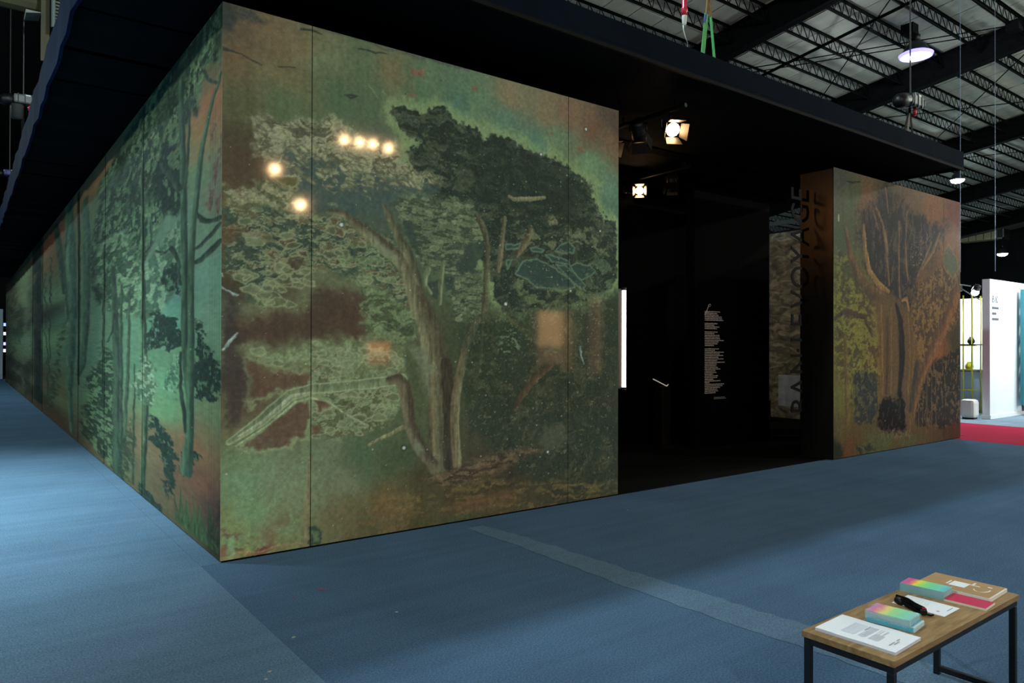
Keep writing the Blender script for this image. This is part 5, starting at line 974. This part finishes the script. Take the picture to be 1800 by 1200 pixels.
spot((5.18,-12.09,5.0), (1.0,0,2.5), 'warm spotlight mirrored by the left seam of the front mural, lower of two', True, 0, 1.3, group='mirrored spotlights', ztop=6.2)

# ------------------------------------------------------------------ low bench table with printed matter
TZ = .462
def wood():
    m = bpy.data.materials.new('oak_top'); m.use_nodes = True; nt = m.node_tree; b = nt.nodes['Principled BSDF']; N = nt.nodes.new; L = nt.links.new
    tc = N('ShaderNodeTexCoord'); mp = N('ShaderNodeMapping'); mp.inputs['Scale'].default_value = (1.2,9,9); L(tc.outputs['Object'], mp.inputs['Vector'])
    nz = N('ShaderNodeTexNoise'); nz.inputs['Scale'].default_value = 5; nz.inputs['Detail'].default_value = 8; nz.inputs['Distortion'].default_value = .8; L(mp.outputs['Vector'], nz.inputs['Vector'])
    r = N('ShaderNodeValToRGB'); L(nz.outputs['Fac'], r.inputs[0]); e = r.color_ramp.elements
    e[0].position = .3; e[0].color = lin((128,102,66)); e[1].position = .72; e[1].color = lin((172,146,102)); x = e.new(.52); x.color = lin((150,122,82))
    L(r.outputs[0], b.inputs['Base Color']); b.inputs['Roughness'].default_value = .55; b.inputs['Specular IOR Level'].default_value = .3
    bp = N('ShaderNodeBump'); bp.inputs['Strength'].default_value = .15; L(nz.outputs['Fac'], bp.inputs['Height']); L(bp.outputs['Normal'], b.inputs['Normal'])
    return m
X0, X1, Y0, Y1 = 1.105, 2.245, -4.172, -3.822
tbl = thing('table', 'low oak topped bench table on black steel legs, front right corner', 'table', (1.67,-4.0,0))
MB().box(X0,X1,Y0,Y1,TZ-.024,TZ).build('table_top', wood(), tbl, bevel=.002)
M_frame = mat('black_steel_frame', (20,24,26), .45, metal=.2, var=.15, scale=10); fz = TZ-.0245
for xa in (X0+.006, X1-.031):
    for ya in (Y0+.006, Y1-.031): MB().box(xa,xa+.025,ya,ya+.025,0,fz-.025).build('leg', M_frame, tbl, bevel=.002)
for ya in (Y0+.006, Y1-.031): MB().box(X0+.006,X1-.006,ya,ya+.025,fz-.025,fz).build('rail', M_frame, tbl, bevel=.002)
for xa in (X0+.006, X1-.031):
    MB().box(xa,xa+.025,Y0+.031,Y1-.031,fz-.025,fz).build('rail', M_frame, tbl, bevel=.002); MB().box(xa,xa+.025,Y0+.031,Y1-.031,.018,.043).build('stretcher', M_frame, tbl, bevel=.002)
def frame_of(q):
    # local axes of a rectangle lying on the table: corner, unit vectors, sizes
    a, b_, c = Vector((*q[0],0)), Vector((*q[1],0)), Vector((*q[2],0)); u = b_-a; v = c-b_
    return a, u.normalized(), v.normalized(), u.length, v.length
class Sheet:
    def __init__(s, q, flip=False):
        s.a, s.u, s.v, s.L, s.W = frame_of(q)
        s.v = Vector((-s.u.y, s.u.x, 0)) * (1 if s.v.dot(Vector((-s.u.y, s.u.x, 0))) > 0 else -1)
    def p(s, i, j, z): q = s.a + s.u*(i*s.L) + s.v*(j*s.W); return (q.x, q.y, z)
    def box(s, m, i0, i1, j0, j1, z0, z1):
        return m.hexa([s.p(i0,j0,z0),s.p(i1,j0,z0),s.p(i1,j1,z0),s.p(i0,j1,z0),s.p(i0,j0,z1),s.p(i1,j0,z1),s.p(i1,j1,z1),s.p(i0,j1,z1)])
M_paper = mat('white_paper', (236,242,248), .7); M_paperedge = mat('paper_edge', (214,222,236), .8, var=.08, scale=300, stretch=(.02,.02,1)); M_print_g = mat('grey_print', (205,212,222), .8); M_print_d = mat('dark_print', (110,116,128), .8)
# stack of printed sheets (corner order: left, front, right)
s = Sheet([(1.146,-3.854),(1.157,-4.151),(1.369,-4.148)]); t = thing('paper_stack', 'stack of white printed sheets at the near end of the table', 'paper', s.p(.5,.5,TZ))
m = MB(); n = 14
for j, (e0, e1) in enumerate(((0,0),)):
    rows_ = []
    for i in range(n+1):
        w_ = .001*math.sin(i*.9); rows_.append((i/n, .0105 + w_*.6))
    for (i0,h0),(i1,h1) in zip(rows_, rows_[1:]):
        m.hexa([s.p(i0,0,TZ),s.p(i1,0,TZ),s.p(i1,1,TZ),s.p(i0,1,TZ),s.p(i0,0,TZ+h0),s.p(i1,0,TZ+h1),s.p(i1,1,TZ+h1),s.p(i0,1,TZ+h0)])
m.build('sheets', M_paperedge, t)
m = MB()
for (i0,h0),(i1,h1) in zip(rows_, rows_[1:]):
    a_, b_ = h0+TZ, h1+TZ; m.hexa([s.p(i0,-.004,a_),s.p(i1,-.004,b_),s.p(i1,1.004,b_),s.p(i0,1.004,a_),s.p(i0,-.004,a_+.0006),s.p(i1,-.004,b_+.0006),s.p(i1,1.004,b_+.0006),s.p(i0,1.004,a_+.0006)])
m.build('top_sheet', M_paper, t)
zt = TZ+.0127
for (i0,i1,j0,j1) in ((.26,.42,.22,.78),(.47,.56,.22,.78),(.60,.72,.22,.78)):
    j = i0
    while j < i1: s.box(MB(), j, j+.008, j0, j1 - (.0 if rnd.random() < .8 else .25), zt, zt+.0003).build('print_line', M_print_g, t); j += .014
for (i0,j0,j1) in ((.45,.55,.78),(.86,.2,.42),(.86,.5,.62),(.89,.3,.5)): s.box(MB(), i0, i0+.008, j0, j1, zt, zt+.0003).build('print_line', M_print_d, t)
# booklets with a rainbow cover
def rainbow(q, nm):
    m = bpy.data.materials.new(nm); m.use_nodes = True; nt = m.node_tree; b = nt.nodes['Principled BSDF']; N = nt.nodes.new; L = nt.links.new
    tc = N('ShaderNodeTexCoord'); vm = N('ShaderNodeVectorMath'); vm.operation = 'DOT_PRODUCT'; vm.inputs[1].default_value = q.u/q.L; L(tc.outputs['Object'], vm.inputs[0])
    nz = N('ShaderNodeTexNoise'); nz.inputs['Scale'].default_value = 28; nz.inputs['Detail'].default_value = 4; L(tc.outputs['Object'], nz.inputs['Vector'])
    ad = N('ShaderNodeMath'); ad.operation = 'MULTIPLY_ADD'; ad.inputs[1].default_value = .22; L(nz.outputs['Fac'], ad.inputs[0]); L(vm.outputs['Value'], ad.inputs[2])
    of = N('ShaderNodeMath'); of.inputs[1].default_value = .39; L(ad.outputs[0], of.inputs[0])
    r = N('ShaderNodeValToRGB'); L(of.outputs[0], r.inputs[0]); e = r.color_ramp.elements
    e[0].position = .0; e[0].color = lin((196,120,190)); e[1].position = 1; e[1].color = lin((90,200,235))
    for p_, c_ in ((.12,(236,96,156)),(.24,(246,160,130)),(.32,(250,240,80)),(.46,(160,240,130)),(.66,(120,234,176)),(.84,(130,228,205))): x = e.new(p_); x.color = lin(c_)
    L(r.outputs[0], b.inputs['Base Color']); b.inputs['Roughness'].default_value = .25
    return m
M_sleeve = mat('sleeve_edge', (150,196,206), .3, var=.25, scale=200, stretch=(.05,.05,1)); M_cyan = mat('cyan_cover', (92,190,222), .35, var=.1, scale=30)
M_film = mat('clear_film', (235,245,250), .12, spec=.8, alpha=.24)
s = Sheet([(1.871,-3.834),(1.888,-4.009),(1.966,-4.005)]); rm = rainbow(s, 'rainbow_cover')
s.W = .105
for k in range(9):
    z0 = TZ + k*.0042 + .0001; t = thing('booklet', 'rainbow covered booklet on top of the sleeved stack beside the red notebook' if k == 8 else 'clear sleeved booklet within the stack beside the red notebook', 'booklet', s.p(.5,.5,z0), 'sleeved booklets in the stack by the notebook')
    o = rnd.uniform(-.008,.008)
    s.box(MB(), o, 1+o, .0, 1, z0, z0+.0034).build('pages', M_sleeve, t)
    s.box(MB(), .005+o, .985+o, .02, .98, z0+.0034, z0+.004).build('cover', rm, t)
# shrink-wrapped pack
s = Sheet([(1.395,-3.924),(1.414,-4.095),(1.517,-4.087)]); s.W = .115; rm2 = rainbow(s, 'rainbow_cover_pack')
t = thing('booklet_pack', 'shrink wrapped pack of rainbow booklets over a cyan pack near the paper stack', 'booklets', s.p(.5,.5,TZ))
s.box(MB(), 0, 1, 0, 1, TZ, TZ+.020).build('lower_bundle', M_cyan, t, bevel=.002)
s.box(MB(), .955, 1.03, .02, 1.0, TZ+.0, TZ+.022).build('wrapped_end', mat('pale_wrap', (190,228,240), .25), t, bevel=.004)
for k in range(6): s.box(MB(), -.01, .93, .03, .99, TZ+.0205+k*.0040, TZ+.0240+k*.0040).build('booklet', M_sleeve if k < 5 else rm2, t)
m = MB(); nU, nV = 16, 7; g = random.Random(2); P = {}
for i in range(nU+1):
    for j in range(nV+1):
        e = min(i, nU-i, j, nV-j); P[i,j] = s.p(-.025 + .975*i/nU, .0 + 1.03*j/nV, TZ+.0462 + g.uniform(0,.004) - (.006 if e == 0 else 0))
for i in range(nU):
    for j in range(nV): m.quad(P[i,j],P[i+1,j],P[i+1,j+1],P[i,j+1])
for i in range(nU):
    for j, sg_ in ((0,-1),(nV,1)):
        a_, b_ = P[i,j], P[i+1,j]; lo = [s.p(-.02+.97*(i+d_)/nU, (0 if j == 0 else 1.02)+g.uniform(-.02,.02), TZ+.012) for d_ in (0,1)]
        m.quad(a_, b_, lo[1], lo[0])
m.build('film', M_film, t, True)
# single sheet
s = Sheet([(1.688,-3.886),(1.692,-4.092),(1.845,-4.095)]); t = thing('paper_sheet', 'single white printed sheet lying under the black strap', 'paper', s.p(.5,.5,TZ))
s.box(MB(), 0, 1, 0, 1, TZ+.0001, TZ+.0014).build('sheet', M_paper, t)
for i in range(9): s.box(MB(), .24+i*.035, .25+i*.035, .25, .55+.3*((i*7)%5)/5, TZ+.0014, TZ+.0017).build('print_line', M_print_g, t)
s.box(MB(), .90, .915, .5, .85, TZ+.0014, TZ+.0017).build('print_line', M_print_d, t)
c_ = s.p(.80,.28,TZ+.0014); MB().lathe([(.006,0),(.006,.0004)], 12, c_).build('red_dot', mat('pink_dot', (226,120,140), .7), t)
# folded black strap bundle
a_, b_ = Vector((*[(1.713,-3.896)][0], TZ+.0225)), Vector((*[(1.637,-4.051)][0], TZ+.0205))
t = thing('strap_bundle', 'folded black webbing strap with buckle lying across the sheet', 'strap', (a_.x,a_.y,TZ))
d_ = (b_-a_); nrm = Vector((-d_.y,d_.x,0)).normalized()
for k, (o, h) in enumerate(((-.011,0),(0,.004),(.011,0),(-.005,.011),(.006,.012),(0,.018))):
    pts = [a_ + d_*q/8 + nrm*(o + .004*math.sin(q*1.3+k)) + Vector((0,0,-.010+h+.003*math.sin(q*.8+k))) for q in range(8)]
    MB().strap(pts, .011, (0,0,1), .006).build('strap_fold', M_black, t)
MB().lathe([(.016,0),(.02,.01),(.02,.03),(.014,.04)], 14, a_+Vector((0,0,-.012)), d_).build('strap_end', M_blackmetal, t, True)
bx = b_ - d_*.12
MB().box(bx.x-.017,bx.x+.017,bx.y-.012,bx.y+.012,TZ+.004,TZ+.026,.5).build('buckle', M_blackmetal, t, bevel=.004); MB().box(bx.x-.006,bx.x+.008,bx.y-.006,bx.y+.006,TZ+.026,TZ+.030,.5).build('red_tab', M_redp, t)
MB().tube([b_+Vector((0,0,-.010)), b_+d_*.08+Vector((.01,.0,-.012)), b_+d_*.14+Vector((.03,.008,-.012))], .004, 6).build('loose_end', M_black, t)
# red notebook
s = Sheet([(1.888,-4.009),(1.898,-4.167),(2.007,-4.166)]); t = thing('notebook', 'crimson covered notebook with cream pages on the table', 'notebook', s.p(.5,.5,TZ)); s.W = .115
s.box(MB(), 0, 1, 0, 1, TZ, TZ+.0085).build('pages', mat('cream_pages', (226,226,204), .8), t); s.box(MB(), -.002, .985, .03, 1, TZ+.0085, TZ+.0100).build('cover', mat('crimson_cover', (202,40,86), .5), t)
# kraft book
s = Sheet([(2.014,-3.844),(2.026,-4.137),(2.224,-4.143)]); s.W = .21
t = thing('kraft_book', 'large kraft brown book with white marks and label at the far end of the table', 'book', s.p(.5,.5,TZ))
s.box(MB(), .0, 1, .0, 1, TZ, TZ+.016).build('pages', mat('book_pages', (232,232,226), .8), t); s.box(MB(), -.002, .98, .02, 1.0, TZ+.016, TZ+.0175).build('cover', mat('kraft_board', (170,138,94), .7, var=.08, scale=20), t)
zt = TZ+.0175; M_wm = mat('white_ink', (230,230,222), .7)
s.box(MB(), .36, .58, .32, .68, zt, zt+.0006).build('label', M_paper, t); s.box(MB(), .31, .335, .36, .66, zt, zt+.0003).build('white_mark', M_wm, t); s.box(MB(), .60, .63, .66, .84, zt, zt+.0003).build('white_mark', M_wm, t)
s.box(MB(), .56, .72, .62, .66, zt, zt+.0003).build('white_mark', M_wm, t); s.box(MB(), .80, .86, .72, .78, zt, zt+.0003).build('white_mark', M_wm, t)
m = MB(); ar = [(.78 + .10*math.cos(t_), .50 + .22*math.sin(t_)) for t_ in [math.radians(200 + i*16) for i in range(12)]]
for k, ((i0,j0),(i1,j1)) in enumerate(zip(ar, ar[1:])):
    th = .012*math.sin(math.pi*(k+.7)/12)+.004
    m.hexa([s.p(i0-th,j0,zt),s.p(i1-th,j1,zt),s.p(i1+th,j1,zt),s.p(i0+th,j0,zt),s.p(i0-th,j0,zt+.0003),s.p(i1-th,j1,zt+.0003),s.p(i1+th,j1,zt+.0003),s.p(i0+th,j0,zt+.0003)])
m.build('curved_mark', M_wm, t)
